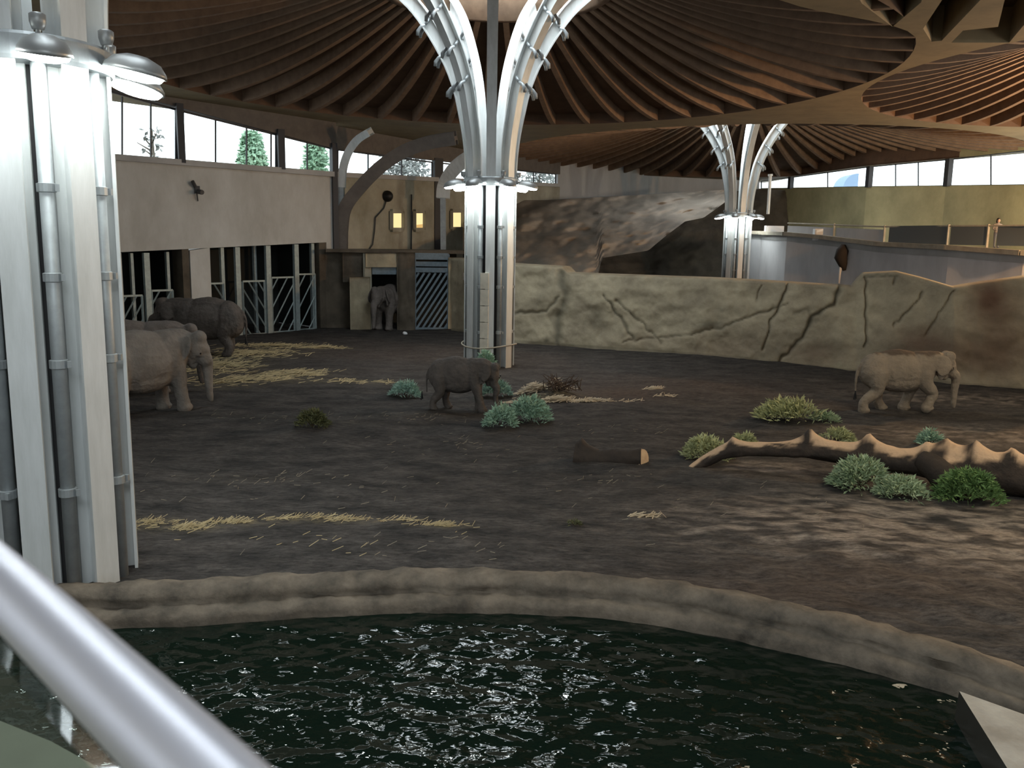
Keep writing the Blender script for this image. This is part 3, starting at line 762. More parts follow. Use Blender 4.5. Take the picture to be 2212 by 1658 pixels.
for (xc, wpx, off, y1), lb in zip(((327, 12, .1, 742), (302, 6, .4, 745), (378, 6, .4, 738), (493, 7, .35, 728), (520, 10, .1, 725), (585, 10, .1, 720), (645, 9, .1, 714), (684, 6, .3, 712), (572, 5, .8, 720)), plabels):
    P0 = L(xc - wpx / 2, 600); P1 = L(xc + wpx / 2, 600); wd = (P1 - P0).length; b = L(xc, y1); t = L(xc, interp(lin_l, xc))
    mb = MB(); mb.box((b.x + LN.x * off, b.y + LN.y * off, t.z / 2 - .1), wd, .2, t.z + .1, math.atan2(LDIR.y, LDIR.x))
    tag(mb.build('gate_post', M['gate']), lb, 'post', 'steel posts of the stalls')

# ------------------------------------------------------------------ keepers' doorway: rock portal with a slatted gate
MA, MBp = ground(757, 712), ground(985, 712)
def Mp(x, y): return onplane(x, y, MA, MBp)
MN = Vector((-(MBp - MA).normalized().y, (MBp - MA).normalized().x, 0))
def rockslab(name, pts_front, th, mt, seed, amp=.12, parent=None, nu=16, nv=20, back=True):
    """bumpy slab: four front corners (bl, br, tr, tl) pushed back by th"""
    bl, br, trr, tl_ = [Vector(p) for p in pts_front]; nrm = (br - bl).cross(tl_ - bl).normalized()
    if nrm.y > 0: nrm = -nrm
    mb = MB()
    def fn(u, v):
        p = lerp(lerp(bl, br, u), lerp(tl_, trr, u), v)
        e = min(1, 6 * min(u, 1 - u)) * min(1, 6 * (1 - v)) if back else 1
        return p + nrm * (amp * fbm(p.x * .8, p.z * .8, seed, 4) * (0.4 + .6 * e) + amp * .5 * e)
    mb.grid(nu, nv, fn)
    # sides, top
    k = nu + 1; ring = [i for i in range(nu + 1)] + [(j + 1) * k - 1 for j in range(1, nv + 1)] + [nv * k + i for i in range(nu - 1, -1, -1)] + [j * k for j in range(nv - 1, 0, -1)]
    i0 = len(mb.v)
    for r in ring:
        v = Vector(mb.v[r]) - nrm * th; mb.v.append(tuple(v))
    n_ = len(ring)
    for a in range(n_): b = (a + 1) % n_; mb.f.append((ring[a], ring[b], i0 + b, i0 + a))
    return mb.build(name, M[mt], parent, smooth=True)
def mq(x0, x1, y0, y1, off=0.0, P=Mp, zb=None):
    c = [P(x0, y1), P(x1, y1), P(x1, y0), P(x0, y0)]; c = [p + MN * off for p in c]
    if zb is not None:
        c[0].z = zb; c[1].z = zb; 
    c[3].x, c[3].y = c[0].x, c[0].y; c[2].x, c[2].y = c[1].x, c[1].y
    return c
portal = struct(rockslab('wall_portal', mq(703, 762, 546, 712, 1.2, zb=-.2), 1.0, 'brown_wall', 1), 'low rock-faced portal of the keepers\' doorway')
rockslab('portal_pier', mq(757, 801, 598, 712, -.2, zb=-.2), 1.0, 'rock', 2, parent=portal)
rockslab('portal_lintel', mq(790, 864, 547, 577, 0), .9, 'rock', 3, parent=portal, nv=6)
rockslab('portal_pier', mq(786, 804, 547, 712, .25, zb=-.2), .8, 'rock_grey', 4, parent=portal)
rockslab('portal_back', mq(740, 800, 546, 610, .6), .8, 'brown_wall', 5, parent=portal, nv=6)
rockslab('rock_divider', mq(858, 897, 545, 716, -.1, zb=-.2), .9, 'brown_wall', 6, amp=.3, parent=portal)
rockslab('portal_pier', mq(968, 1012, 556, 716, 0, zb=-.2), .9, 'rock', 7, parent=portal)
lid = MB(); a = Mp(703, 546); b = Mp(1030, 546); zt = 4.95
lid.hexa([Vector((a.x, a.y, zt - .15)) + MN * .3, Vector((b.x, b.y, zt - .15)) + MN * .3, Vector((b.x, b.y, zt - .15)) + MN * 9, Vector((a.x, a.y, zt - .15)) + MN * 5,
          Vector((a.x, a.y, zt + .05)) + MN * .3, Vector((b.x, b.y, zt + .05)) + MN * .3, Vector((b.x, b.y, zt + .05)) + MN * 9, Vector((a.x, a.y, zt + .05)) + MN * 5])
lid.build('portal_top', M['brown_wall'], portal)
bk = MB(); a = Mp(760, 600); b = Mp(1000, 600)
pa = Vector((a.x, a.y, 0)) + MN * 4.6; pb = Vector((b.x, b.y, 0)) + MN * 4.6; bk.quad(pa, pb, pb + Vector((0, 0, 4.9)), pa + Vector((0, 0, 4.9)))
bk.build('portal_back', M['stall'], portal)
bm_ = MB(); a, b = Mp(804, 584) + MN * .3, Mp(862, 584) + MN * .3; bm_.beam(a, b, .5, .3, up=Vector((0, 1, 0))); bm_.build('door_beam', M['gate_blue'], portal)
frame_gate('slatted_gate', Mp, 897, 969, 549, 710, 1, 12, 'blue-grey slatted gate beside the doorway elephant', None, mt='gate_blue', off=.25, fw=.14, sw=.13, tops=(.96, .87, .79))
# lit small windows
def lit(xs, ys, mt, label):
    wn[0] += 1; P = Q
    c = [P(xs[0], ys[1]), P(xs[1], ys[1]), P(xs[1], ys[0]), P(xs[0], ys[0])]
    d = Vector((c[1].x - c[0].x, c[1].y - c[0].y, 0)).normalized(); nn = Vector((d.y, -d.x, 0))
    fb = MB(); cc = [p + nn * .12 for p in c]
    for i in range(4):
        p, q = cc[i], cc[(i + 1) % 4]; fb.beam(p, q, .22, .3, up=Vector((0, 1, 0)) if i % 2 else Vector((0, 0, 1)))
    o = struct(fb.build('window_%d' % wn[0], M['rock_grey']), label)
    g = MB(); g.quad(*[p + nn * .05 for p in c]); g.build('pane', M[mt], o)
    return o
lit((843, 868), (456, 496), 'litwin', 'small warm-lit window, leftmost of three in the rock wall')
lit((893, 914), (456, 496), 'litwin', 'small warm-lit window with an orange foot, middle of three')
lit((973, 996), (455, 494), 'litwin', 'small warm-lit window beside the middle pillar')
ob = MB(); c = [Q(895, 496), Q(912, 496), Q(912, 484), Q(895, 486)]; nn = Vector((.5, -1, 0)).normalized(); ob.quad(*[p + nn * .1 for p in c])
o = ob.build('lit_blind', M['litwin2'], bpy.data.objects['window_%d' % (wn[0] - 1)])

# ------------------------------------------------------------------ low rock wall
base_r = [(975, 714), (1110, 740), (1200, 746), (1400, 759), (1550, 771), (1700, 784), (1850, 799), (2000, 818), (2060, 828), (2212, 840), (2420, 866)]
top_rw = [(975, 558), (1110, 571), (1213, 577), (1226, 590), (1260, 592), (1545, 602), (1700, 611), (1840, 620), (1868, 592), (1938, 588), (1985, 600), (2060, 622), (2212, 600), (2420, 590)]
cracks = [([(1213, 590), (1222, 640), (1203, 690), (1208, 746)], 11, .75), ([(1305, 635), (1340, 680), (1368, 728)], 3, .8), ([(1330, 645), (1395, 700), (1432, 735)], 2.5, .7),
          ([(1100, 673), (1180, 668), (1205, 640)], 3, .7), ([(1345, 732), (1480, 720), (1560, 702), (1660, 668), (1700, 655)], 2.5, .6), ([(1703, 615), (1668, 690), (1648, 750)], 3, .8),
          ([(1818, 612), (1802, 655), (1757, 680), (1735, 722), (1683, 778)], 4.5, .9), ([(1874, 600), (1872, 680), (1872, 745)], 3, .85), ([(1874, 600), (1900, 592), (1938, 596), (1930, 610)], 4, .7),
          ([(1992, 632), (1945, 690), (1932, 700)], 2.5, .7), ([(2062, 628), (2020, 690), (1998, 720)], 2.5, .7), ([(1645, 615), (1635, 650)], 2, .5), ([(1712, 672), (1745, 665), (1760, 690)], 6, .4)]
stains = [(1530, 697, 34, 9, .55), (1290, 680, 16, 26, .35), (1660, 755, 35, 22, .35), (1790, 745, 45, 28, .35), (1560, 665, 14, 6, .4), (1460, 660, 10, 8, .2), (1180, 730, 8, 6, .6), (1170, 645, 12, 20, .25), (1960, 760, 60, 25, .4)]
rusts = [(2135, 640, 45, 50, .9), (2080, 760, 110, 60, .7), (1560, 745, 90, 30, .4), (1980, 730, 60, 30, .5), (2190, 720, 60, 90, .5), (1380, 735, 60, 20, .25), (1760, 760, 60, 25, .5)]
def segd(px, py, poly):
    m_ = 1e9
    for i in range(len(poly) - 1):
        ax, ay = poly[i]; bx, by = poly[i + 1]; dx, dy = bx - ax, by - ay; L2 = dx * dx + dy * dy
        t = max(0, min(1, ((px - ax) * dx + (py - ay) * dy) / L2)); m_ = min(m_, math.hypot(px - ax - t * dx, py - ay - t * dy))
    return m_
boxes = [(min(p[0] for p in c) - 20, max(p[0] for p in c) + 20) for c, _, _ in cracks]
def rockfn(u, v):
    x = 975 + (2420 - 975) * u
    B = ground(x, interp(base_r, x)); B.z = -.15
    T = atY(x, interp(top_rw, x), B.y + .35)
    vv = min(1, v / .86)
    p = lerp(B, T, vv)
    py = lerp(interp(base_r, x), interp(top_rw, x), vv)
    cr = 0
    jx = x + 6 * noise.noise((x * .05, py * .05, 3)); jy = py + 5 * noise.noise((x * .06, py * .06, 9))
    for (c, wd, a), (bx0, bx1) in zip(cracks, boxes):
        if bx0 < x < bx1:
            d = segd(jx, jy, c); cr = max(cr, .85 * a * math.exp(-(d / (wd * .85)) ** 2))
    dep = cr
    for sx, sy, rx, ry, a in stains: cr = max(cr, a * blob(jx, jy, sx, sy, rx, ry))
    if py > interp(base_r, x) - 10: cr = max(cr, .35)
    ru = min(1, sum(a * blob(jx, jy, sx, sy, rx, ry) for sx, sy, rx, ry, a in rusts))
    bump_ = .22 * fbm(p.x * .35, p.z * .5, 1, 3) + .07 * fbm(p.x * 1.8, p.z * 1.8, 6, 3) - .22 * dep
    p.y -= bump_
    if v > .86:
        t = (v - .86) / .14; p.y += 1.6 * t; p.z += .06 * math.sin(t * 3) ; p.x += .6 * t
    return p, (cr, ru)
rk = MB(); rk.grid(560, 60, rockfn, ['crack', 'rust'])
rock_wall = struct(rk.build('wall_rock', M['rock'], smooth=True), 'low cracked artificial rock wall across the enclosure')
# rock slope behind it
def slopefn(u, v):
    x = lerp(1000, 1575, u); yb = interp([(1000, 605), (1290, 603), (1300, 557), (1400, 541), (1440, 508), (1480, 478), (1520, 470), (1545, 452), (1575, 430)], x)
    yt = interp([(1000, 432), (1180, 432), (1320, 424), (1480, 415), (1575, 409)], x)
    y = lerp(yb, yt, v); t = max(0, (605 - y) / 190); Y = lerp(51, 82, t ** 1.1) + 1.5 * fbm(x * .014 + y * .02, y * .03 - x * .004, 4, 4) - 1.2 * abs(fbm(x * .006 + y * .02, y * .012 - x * .006, 9, 3))
    return atY(x, y, Y)
rs = MB(); rs.grid(120, 60, slopefn)
tag(rs.build('rock_slope', M['rock_slope'], smooth=True), 'brown furrowed rock slope rising behind the low wall, right of middle pillar', 'rock')
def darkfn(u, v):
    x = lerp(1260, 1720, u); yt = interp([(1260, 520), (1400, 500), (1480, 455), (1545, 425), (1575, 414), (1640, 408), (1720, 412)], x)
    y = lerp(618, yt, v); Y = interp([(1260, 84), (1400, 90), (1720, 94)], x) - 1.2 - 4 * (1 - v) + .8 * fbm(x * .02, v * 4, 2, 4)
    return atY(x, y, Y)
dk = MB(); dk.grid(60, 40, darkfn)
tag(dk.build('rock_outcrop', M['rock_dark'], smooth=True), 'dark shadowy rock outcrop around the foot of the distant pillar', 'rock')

# ------------------------------------------------------------------ grey curved wall with the visitors' walkway
gp = [(1603, 74.2), (1645, 73), (1700, 68), (1800, 63.5), (1900, 59), (2050, 53), (2212, 48), (2450, 43)]
gt = [(1603, 503), (1700, 507), (1760, 512), (1900, 529), (2050, 537), (2212, 549), (2450, 566)]
gw = MB(); le = MB()
for i in range(len(gp) - 1):
    for s_ in range(3):
        def pt(k):
            x = lerp(gp[i][0], gp[i + 1][0], k / 3); Y = lerp(gp[i][1], gp[i + 1][1], k / 3); return atY(x, interp(gt, x), Y)
        a, b = pt(s_), pt(s_ + 1)
        wallpiece(gw, a, b, 0, 0, a.z, b.z, .5)
        d = (b - a).normalized(); nn = Vector((-d.y, d.x, 0)); le.beam(a - nn * .1 + Vector((0, 0, .08)), b - nn * .1 + Vector((0, 0, .08)), .55, .28)
wc = struct(gw.build('wall_curved', M['concrete_grey']), 'grey curved concrete wall below the far visitors\' walkway')
le.build('coping', M['ledge'], wc)
# end panel of that wall beside the pillar
# walkway floor + railing
wk = MB()
for i in range(len(gp) - 1):
    a = atY(gp[i][0], interp(gt, gp[i][0]), gp[i][1]); b = atY(gp[i + 1][0], interp(gt, gp[i + 1][0]), gp[i + 1][1])
    nn = Vector((.35, 1, 0)).normalized() * 7
    wk.hexa([a + Vector((0, 0, -.5)), b + Vector((0, 0, -.5)), b + nn + Vector((0, 0, -.5)), a + nn + Vector((0, 0, -.5)), a + Vector((0, 0, -.05)), b + Vector((0, 0, -.05)), b + nn + Vector((0, 0, -.05)), a + nn + Vector((0, 0, -.05))])
wk.build('walkway', M['concrete_plain'], wc)
rail = tag(empty('walkway_railing', tuple(atY(1760, 512, 67))), 'dark panelled railing along the far visitors\' walkway', 'railing')
ri = Matrix.Translation(-rail.location)
def ch(mb, nm, mt, **k): o = mb.build(nm, M[mt], rail, **k); o.matrix_parent_inverse = ri; return o
for i, (x0, x1) in enumerate(((1700, 1800), (1804, 1908), (1918, 2045), (2050, 2130), (2150, 2230), (2235, 2330))):
    def rp_(x, dy, back=1.4):
        Y = interp(gp, x) + back; p = atY(x, interp(gt, x), Y); return Vector((p.x, p.y, interp([(1600, 6.35), (1900, 5.75), (2450, 5.6)], x) + dy))
    p, q = rp_(x0, .15), rp_(x1, .15); mb = MB(); t_ = .05
    d = (q - p).normalized(); nn = Vector((-d.y, d.x, 0)) * t_; H = .95 + (.25 if x0 > 1900 else 0)
    mb.hexa([p, q, q + nn, p + nn] + [v + Vector((0, 0, H)) for v in (p, q, q + nn, p + nn)])
    ch(mb, 'railing_panel', 'panel_dark' if x0 > 1900 else 'concrete_plain')
    mb = MB(); mb.beam(q + Vector((0, 0, -.3)), q + Vector((0, 0, 1.25)), .12, .12, up=Vector((0, 1, 0))); ch(mb, 'railing_post', 'ledge')
mb = MB(); mb.tube([rp_(x, 1.3) for x in range(1700, 2340, 30)], .05, 8); ch(mb, 'top_rail', 'ledge')
for (x0, x1, y0, y1, lb) in ((1652, 1692, 488, 506, 'larger white equipment box on the grey wall beside distant pillar'), (1757, 1776, 494, 519, 'smaller white equipment box on the grey wall coping')):
    Y = interp(gp, x0) - .3; a, b = atY(x0, y1, Y), atY(x1, y0, Y); mb = MB()
    mb.box(((a.x + b.x) / 2, Y, (a.z + b.z) / 2), b.x - a.x, .5, b.z - a.z); mb.box(((a.x + b.x) / 2, Y - .27, (a.z + b.z) / 2), (b.x - a.x) * .8, .05, (b.z - a.z) * .8)
    tag(mb.build('equipment_box', M['white']), lb, 'box')
# hanging feed net on the grey wall
Y = interp(gp, 1820) - .5; c = atY(1820, 560, Y)
mb = MB(); mb.tube([atY(1822, 528, Y), atY(1820, 540, Y), atY(1816, 556, Y), atY(1821, 572, Y), atY(1824, 584, Y)], [.15, .42, .45, .3, .1], 10)
o = tag(mb.build('feed_net', M['net'], smooth=True), 'dark bundle hanging on the grey wall above a white streak', 'net')
mb = MB(); mb.tube([atY(1817, 572, Y), atY(1814, 592, Y), atY(1812, 612, Y)], [.1, .09, .07], 8); mb.build('hanging_strap', M['white'], o, smooth=True)
mb = MB(); mb.tube([atY(1664, 380, 72), atY(1659, 462, 72)], .13, 10); mb.tube([atY(1664, 380, 72), atY(1664, 376, 72)], .2, 10)
tag(mb.build('drain_pipe', M['steel']), 'slim pale vertical pipe right of the distant pillar', 'pipe')

# ------------------------------------------------------------------ small wall devices
p = L(428, 410); mb = MB()
mb.box((p.x, p.y - .15, p.z), .25, .2, .4, .6); mb.tube([(p.x - .05, p.y - .25, p.z + .15), (p.x - .1, p.y - .5, p.z + .42)], .1, 8); mb.tube([(p.x + .1, p.y - .25, p.z - .1), (p.x + .38, p.y - .45, p.z - .15)], .13, 8); mb.beam((p.x, p.y - .2, p.z - .2), (p.x, p.y - .1, p.z - .6), .05, .05)
tag(mb.build('wall_camera', M['device']), 'small grey camera cluster on the pale concrete wall', 'camera')
p = Q(838, 424); mb = MB(); T = Matrix.Rotation(R_(90), 4, 'X')
mb.lathe([(0, .45), (.2, .42), (.36, .25), (.4, .0), (.25, -.05), (0, -.05)], (p.x, p.y - .2, p.z), 16, T)
tag(mb.build('wall_speaker', M['black'], smooth=True), 'round black loudspeaker on the wall above the lit windows', 'speaker')
mb = MB(); q = [Q(x, y) + Vector((.03, -.06, 0)) for x, y in ((775, 401), (778, 404), (777, 409), (773, 411))]; mb.tube(q, .045, 6)
o = tag(mb.build('indicator_light', M['green']), 'tiny green glowing light left of the black loudspeaker', 'light')
p = Q(2, 2) if False else None
def wpipe(pts, lb, r=.05):
    mb = MB(); mb.tube([Q(x, y) - Vector((-.05, .12, 0)) for x, y in pts], r, 6); tag(mb.build('wall_cable', M['steel_dark'], smooth=True), lb, 'cable')
wpipe([(834, 432), (828, 450), (810, 470), (808, 500), (804, 528), (795, 541)], 'dark cable curving down the wall left of the lit windows')
wpipe([(888, 420), (888, 470), (887, 540)], 'straight dark cable between the first two lit windows')
# two bright door-slits in the stall, one horn on the far walkway
mb = MB(); mb.box(tuple(Lp(499, 4.9, 3.9)), .22, .05, 1.1, math.atan2(LDIR.y, LDIR.x)); mb.box(tuple(Lp(466, 4.9, 4.0)), .10, .05, 1.2, math.atan2(LDIR.y, LDIR.x))
mb.build('door_slit', emis('slit', (.85, .95, 1), 1.0), wall_left)

# ------------------------------------------------------------------ organic bodies by remeshing blended volumes
def ellipsoid(mb, c, r, rot=(0, 0, 0), seg=16, ring=10):
    E = Matrix.Rotation(rot[2], 3, 'Z') @ Matrix.Rotation(rot[1], 3, 'Y') @ Matrix.Rotation(rot[0], 3, 'X')
    i0 = len(mb.v); c = Vector(c)
    for j in range(1, ring):
        th = math.pi * j / ring
        for k in range(seg):
            a = 2 * math.pi * k / seg; mb.v.append(tuple(c + E @ Vector((r[0] * math.sin(th) * math.cos(a), r[1] * math.sin(th) * math.sin(a), r[2] * math.cos(th)))))
    t = len(mb.v); mb.v.append(tuple(c + E @ Vector((0, 0, r[2])))); b = len(mb.v); mb.v.append(tuple(c - E @ Vector((0, 0, r[2]))))
    for j in range(ring - 2):
        for k in range(seg):
            a = i0 + j * seg + k; d = i0 + j * seg + (k + 1) % seg; mb.f.append((a, a + seg, d + seg, d))
    for k in range(seg):
        mb.f.append((t, i0 + k, i0 + (k + 1) % seg)); l = i0 + (ring - 2) * seg; mb.f.append((b, l + (k + 1) % seg, l + k))
def limb(mb, pts, rad):
    """tapered chain, densified, as overlapping balls"""
    P = smoothpath([tuple(p) for p in pts], 5); n_ = len(pts)
    Rr = []
    for i in range(n_ - 1):
        for j in range(5): Rr.append(lerp(rad[i], rad[i + 1], j / 5))
    Rr.append(rad[-1]); mb.tube(P, Rr, 12)
    for p, r in ((P[0], Rr[0]), (P[-1], Rr[-1])): ellipsoid(mb, p, (r, r, r), seg=10, ring=8)
def organic(name, mb, m, voxel, smooth_it=6):
    me = mb.mesh(name + '_tmp', None); o = bpy.data.objects.new(name + '_tmp', me); C.objects.link(o)
    r = o.modifiers.new('r', 'REMESH'); r.mode = 'VOXEL'; r.voxel_size = voxel
    s_ = o.modifiers.new('s', 'SMOOTH'); s_.iterations = smooth_it; s_.factor = .5
    dg = bpy.context.evaluated_depsgraph_get(); me2 = bpy.data.meshes.new_from_object(o.evaluated_get(dg))
    bpy.data.objects.remove(o); bpy.data.meshes.remove(me); me2.name = name
    me2.materials.clear(); me2.materials.append(m)
    me2.polygons.foreach_set('use_smooth', [True] * len(me2.polygons))
    return me2
def elephant(loc, heading, H, label, m='skin', head_drop=0.0, head_yaw=0.0, legs=None, trunk=None, calf=False, tail_sw=0.0, ear=0.35, bulk=0.03, hs=1.0):
    mb = MB()
    # trunk of the body: convex back of an Asian elephant, sloping rump, round belly
    bk = bulk; bw = 1 + bulk * 1.6
    ellipsoid(mb, (-.02, 0, .67 - bk / 2), (.50, .255 * bw, .275 + bk / 2)); ellipsoid(mb, (-.05, 0, .76), (.42, .19 * bw, .225)); ellipsoid(mb, (.30, 0, .69 - bk / 2), (.27, .225 * bw, .27 + bk / 2)); ellipsoid(mb, (-.38, 0, .67 - bk / 2), (.25, .225 * bw, .265 + bk / 2), (0, .25, 0))
    ellipsoid(mb, (0, 0, .54 - bk * .6), (.42, .225 * bw, .21))
    hd = -head_drop
    N0 = Vector((.42, 0, .77)); 
    def hp(x, y, z):    # head frame, swings on the neck
        v = Vector((x - .50, y, z - .78)); v = Matrix.Rotation(head_drop, 3, 'Y') @ v; v = Matrix.Rotation(head_yaw, 3, 'Z') @ v; return v + Vector((.50, 0, .78))
    limb(mb, [(.36, 0, .75), hp(.52, 0, .79), hp(.66, 0, .80)], [.21, .18, .16])
    ellipsoid(mb, hp(.70, 0, .84), (.145, .145, .165)); ellipsoid(mb, hp(.70, .055, .945), (.095, .08, .085)); ellipsoid(mb, hp(.70, -.055, .945), (.095, .08, .085))
    ellipsoid(mb, hp(.79, 0, .82), (.09, .10, .12)); ellipsoid(mb, hp(.70, 0, .70), (.10, .095, .10)); ellipsoid(mb, hp(.77, 0, .63), (.06, .045, .05))
    ellipsoid(mb, hp(.77, .095, .80), (.05, .035, .05)); ellipsoid(mb, hp(.77, -.095, .80), (.05, .035, .05))
    tk = trunk or [(.86, 0, .74), (.93, 0, .58), (.95, 0, .42), (.95, 0, .26), (.97, 0, .12)]
    b0 = hp(.80, 0, .80)
    pts = [b0] + [hp(*tk[0])] + [Vector(p) for p in tk[1:]]
    limb(mb, pts, [.095, .088, .072, .056, .045, .034][:len(pts)])
    lg = legs or [(.0, .0), (.0, .0), (.0, .0), (.0, .0)]
    # front left/right, hind left/right: (foot shift, foot lift)
    for (sx, lift), yy in zip(lg[:2], (.135, -.135)):
        k = Vector((.36 + sx * .55 + (.10 if lift else 0), yy, .30 + lift * .5)); f = Vector((.36 + sx, yy, .05 + lift))
        limb(mb, [(.34, yy * .9, .62), (.36 + sx * .15, yy, .46), k, lerp(k, f, .6), f], [.135, .115, .082, .072, .088])
        ellipsoid(mb, f + Vector((.015, 0, -.005)), (.10, .085, .047))
    for (sx, lift), yy in zip(lg[2:], (.135, -.135)):
        k = Vector((-.33 + sx * .35, yy, .34)); hk = Vector((-.41 + sx * .8, yy, .18 + lift)); f = Vector((-.38 + sx, yy, .05 + lift))
        limb(mb, [(-.38, yy * .85, .62), (-.36 + sx * .15, yy, .48), k, hk, f], [.16, .135, .098, .070, .080])
        ellipsoid(mb, f + Vector((.015, 0, -.005)), (.092, .08, .045))
    limb(mb, [(-.60, 0, .74), (-.655, tail_sw * .3, .62), (-.665, tail_sw * .7, .46), (-.655, tail_sw, .33)], [.035, .026, .018, .015])
    for sgn in (1, -1):     # ears: thin flaps behind the cheek
        c = hp(.60, sgn * (.165 + .02), .78); ellipsoid(mb, c, (.115, .028, .165), (sgn * .28, .25, sgn * ear + head_yaw), 14, 10)
        c = hp(.63, sgn * .16, .66); ellipsoid(mb, c, (.06, .026, .10), (sgn * .2, .3, sgn * ear + head_yaw), 12, 8)
    mb.v = [(x * H, y * H, z * H) for x, y, z in [tuple(v) for v in mb.v]]
    if calf: mb.v = [(x * .86, y * 1.0, z) for x, y, z in mb.v]
    me = organic('elephant', mb, M[m], H * .0125, 5)
    # loose folds of skin
    data = [(v.co.copy(), v.normal.copy()) for v in me.vertices]; flat = []
    for co, no in data:
        c = co / H; flat += list(co + no * (.006 * H * fbm(c.x * 9, c.y * 9, c.z * 9, 3)))
    me.vertices.foreach_set('co', flat); me.update()
    if m == 'skin_brown':       # dried mud along the back
        at = me.attributes.new('mud', 'FLOAT', 'POINT')
        at.data.foreach_set('value', [sstep(.885, .93, v.co.z / H + .03 * fbm(v.co.x * 3, v.co.y * 3, 1, 3)) * (v.co.x / H < .58) for v in me.vertices])
    o = obj('elephant', me, None, loc); o.rotation_euler = (0, 0, heading)
    tag(o, label, 'elephant')
    for sgn in (1, -1):
        e = MB(); ellipsoid(e, hp(.785, sgn * .118, .80) * H, (.013 * H,) * 3, seg=8, ring=6); e.build('eye', M['eye'], o, smooth=True)
    tb = MB()
    for i in range(14):
        a = i * .9; tb.beam(Vector((-.655, tail_sw, .34)) * H, Vector((-.655 + .02 * math.cos(a), tail_sw + .02 * math.sin(a), .20 + .02 * math.sin(i))) * H, .008 * H, .008 * H)
    tb.build('tail_tuft', M['black'], o)
    return o
def gl(px, py, dz=-.02):
    g = ground(px, py); return Vector((g.x, g.y, gh(g.x, g.y) + dz))
elephant(gl(308, 896), R_(60), 2.78, 'grey elephant seen from behind, nearest the big left pillar', 'skin_dusty', head_drop=.45, head_yaw=-.75,
         legs=[(.02, 0), (.10, 0), (.02, 0), (-.12, 0)], trunk=[(.86, 0, .74), (.76, -.20, .52), (.76, -.21, .38), (.76, -.22, .22), (.78, -.22, .10)], ear=.9, bulk=.12)
elephant(gl(285, 850), R_(25), 2.72, 'elephant mostly hidden behind the grey one beside the left pillar', 'skin', head_drop=.5,
         trunk=[(.86, 0, .70), (.86, 0, .5), (.86, 0, .36), (.86, 0, .24), (.88, 0, .12)])
elephant(gl(450, 766), R_(178), 2.85, 'dark brown elephant facing left in front of the stall gates', 'skin_dark', head_drop=.30, ear=.25, bulk=.11,
         legs=[(.05, 0), (-.06, 0), (.0, 0), (.08, 0)])
_e4 = Mp(842, 712) + MN * .5; _e4.z = 0
elephant(_e4, R_(-102), 2.9, 'shadowy elephant standing in the keepers\' doorway', 'skin', head_drop=.3, legs=[(.05, 0), (-.05, 0), (0, 0), (0, 0)])
elephant(gl(990, 884), R_(-4), 1.86, 'small elephant calf walking right in front of the middle pillar', 'skin_dark', head_drop=.62,
         legs=[(.05, 0), (.16, 0), (.14, 0), (-.12, 0)], trunk=[(.84, 0, .70), (.80, 0, .42), (.78, 0, .28), (.80, 0, .15), (.84, 0, .06)], calf=True, tail_sw=-.03, ear=.15)
elephant(gl(1935, 886), R_(2), 2.22, 'light brown elephant striding right along the rock wall', 'skin_brown', head_drop=.30,
         legs=[(-.18, 0), (.05, .04), (.20, 0), (-.20, 0)], trunk=[(.85, 0, .73), (.90, 0, .56), (.90, 0, .40), (.90, 0, .24), (.91, 0, .09)], tail_sw=.02, ear=.15)

# visitor on the far walkway
Y = interp(gp, 2150) + 2.3; p = atY(2150, 540, Y); pz = interp([(1600, 6.35), (1900, 5.75), (2450, 5.6)], 2150) + .1
mb = MB(); px_, py_ = p.x, p.y; b = pz - .1
limb(mb, [(-.1, 0, .9), (-.1, .02, .5), (-.1, 0, .08)], [.1, .07, .05]); limb(mb, [(.1, 0, .9), (.1, .02, .5), (.1, 0, .08)], [.1, .07, .05])
ellipsoid(mb, (-.1, -.06, .05), (.05, .12, .05)); ellipsoid(mb, (.1, -.06, .05), (.05, .12, .05))
ellipsoid(mb, (0, 0, .95), (.18, .12, .16)); ellipsoid(mb, (0, 0, 1.2), (.18, .12, .28)); ellipsoid(mb, (0, 0, 1.38), (.22, .1, .1))
limb(mb, [(-.21, 0, 1.38), (-.28, -.06, 1.12), (-.2, -.28, 1.05)], [.06, .045, .035]); limb(mb, [(.21, 0, 1.38), (.28, -.06, 1.12), (.2, -.28, 1.05)], [.06, .045, .035])
limb(mb, [(0, 0, 1.42), (0, -.02, 1.55)], [.06, .055]); ellipsoid(mb, (0, -.03, 1.63), (.085, .1, .12)); ellipsoid(mb, (0, -.13, 1.61), (.018, .025, .02))
me = organic('person', mb, M['cloth'], .022, 2); o = obj('person', me, None, (px_, py_, b)); tag(o, 'person in a beige top leaning on the far walkway railing', 'person')
mb = MB(); ellipsoid(mb, (0, .01, 1.67), (.10, .11, .12)); ellipsoid(mb, (0, .06, 1.58), (.09, .06, .12)); mb.build('hair', M['hair'], o, smooth=True)
mb = MB(); ellipsoid(mb, (0, -.045, 1.62), (.08, .095, .11)); mb.build('face', M['flesh'], o, smooth=True)

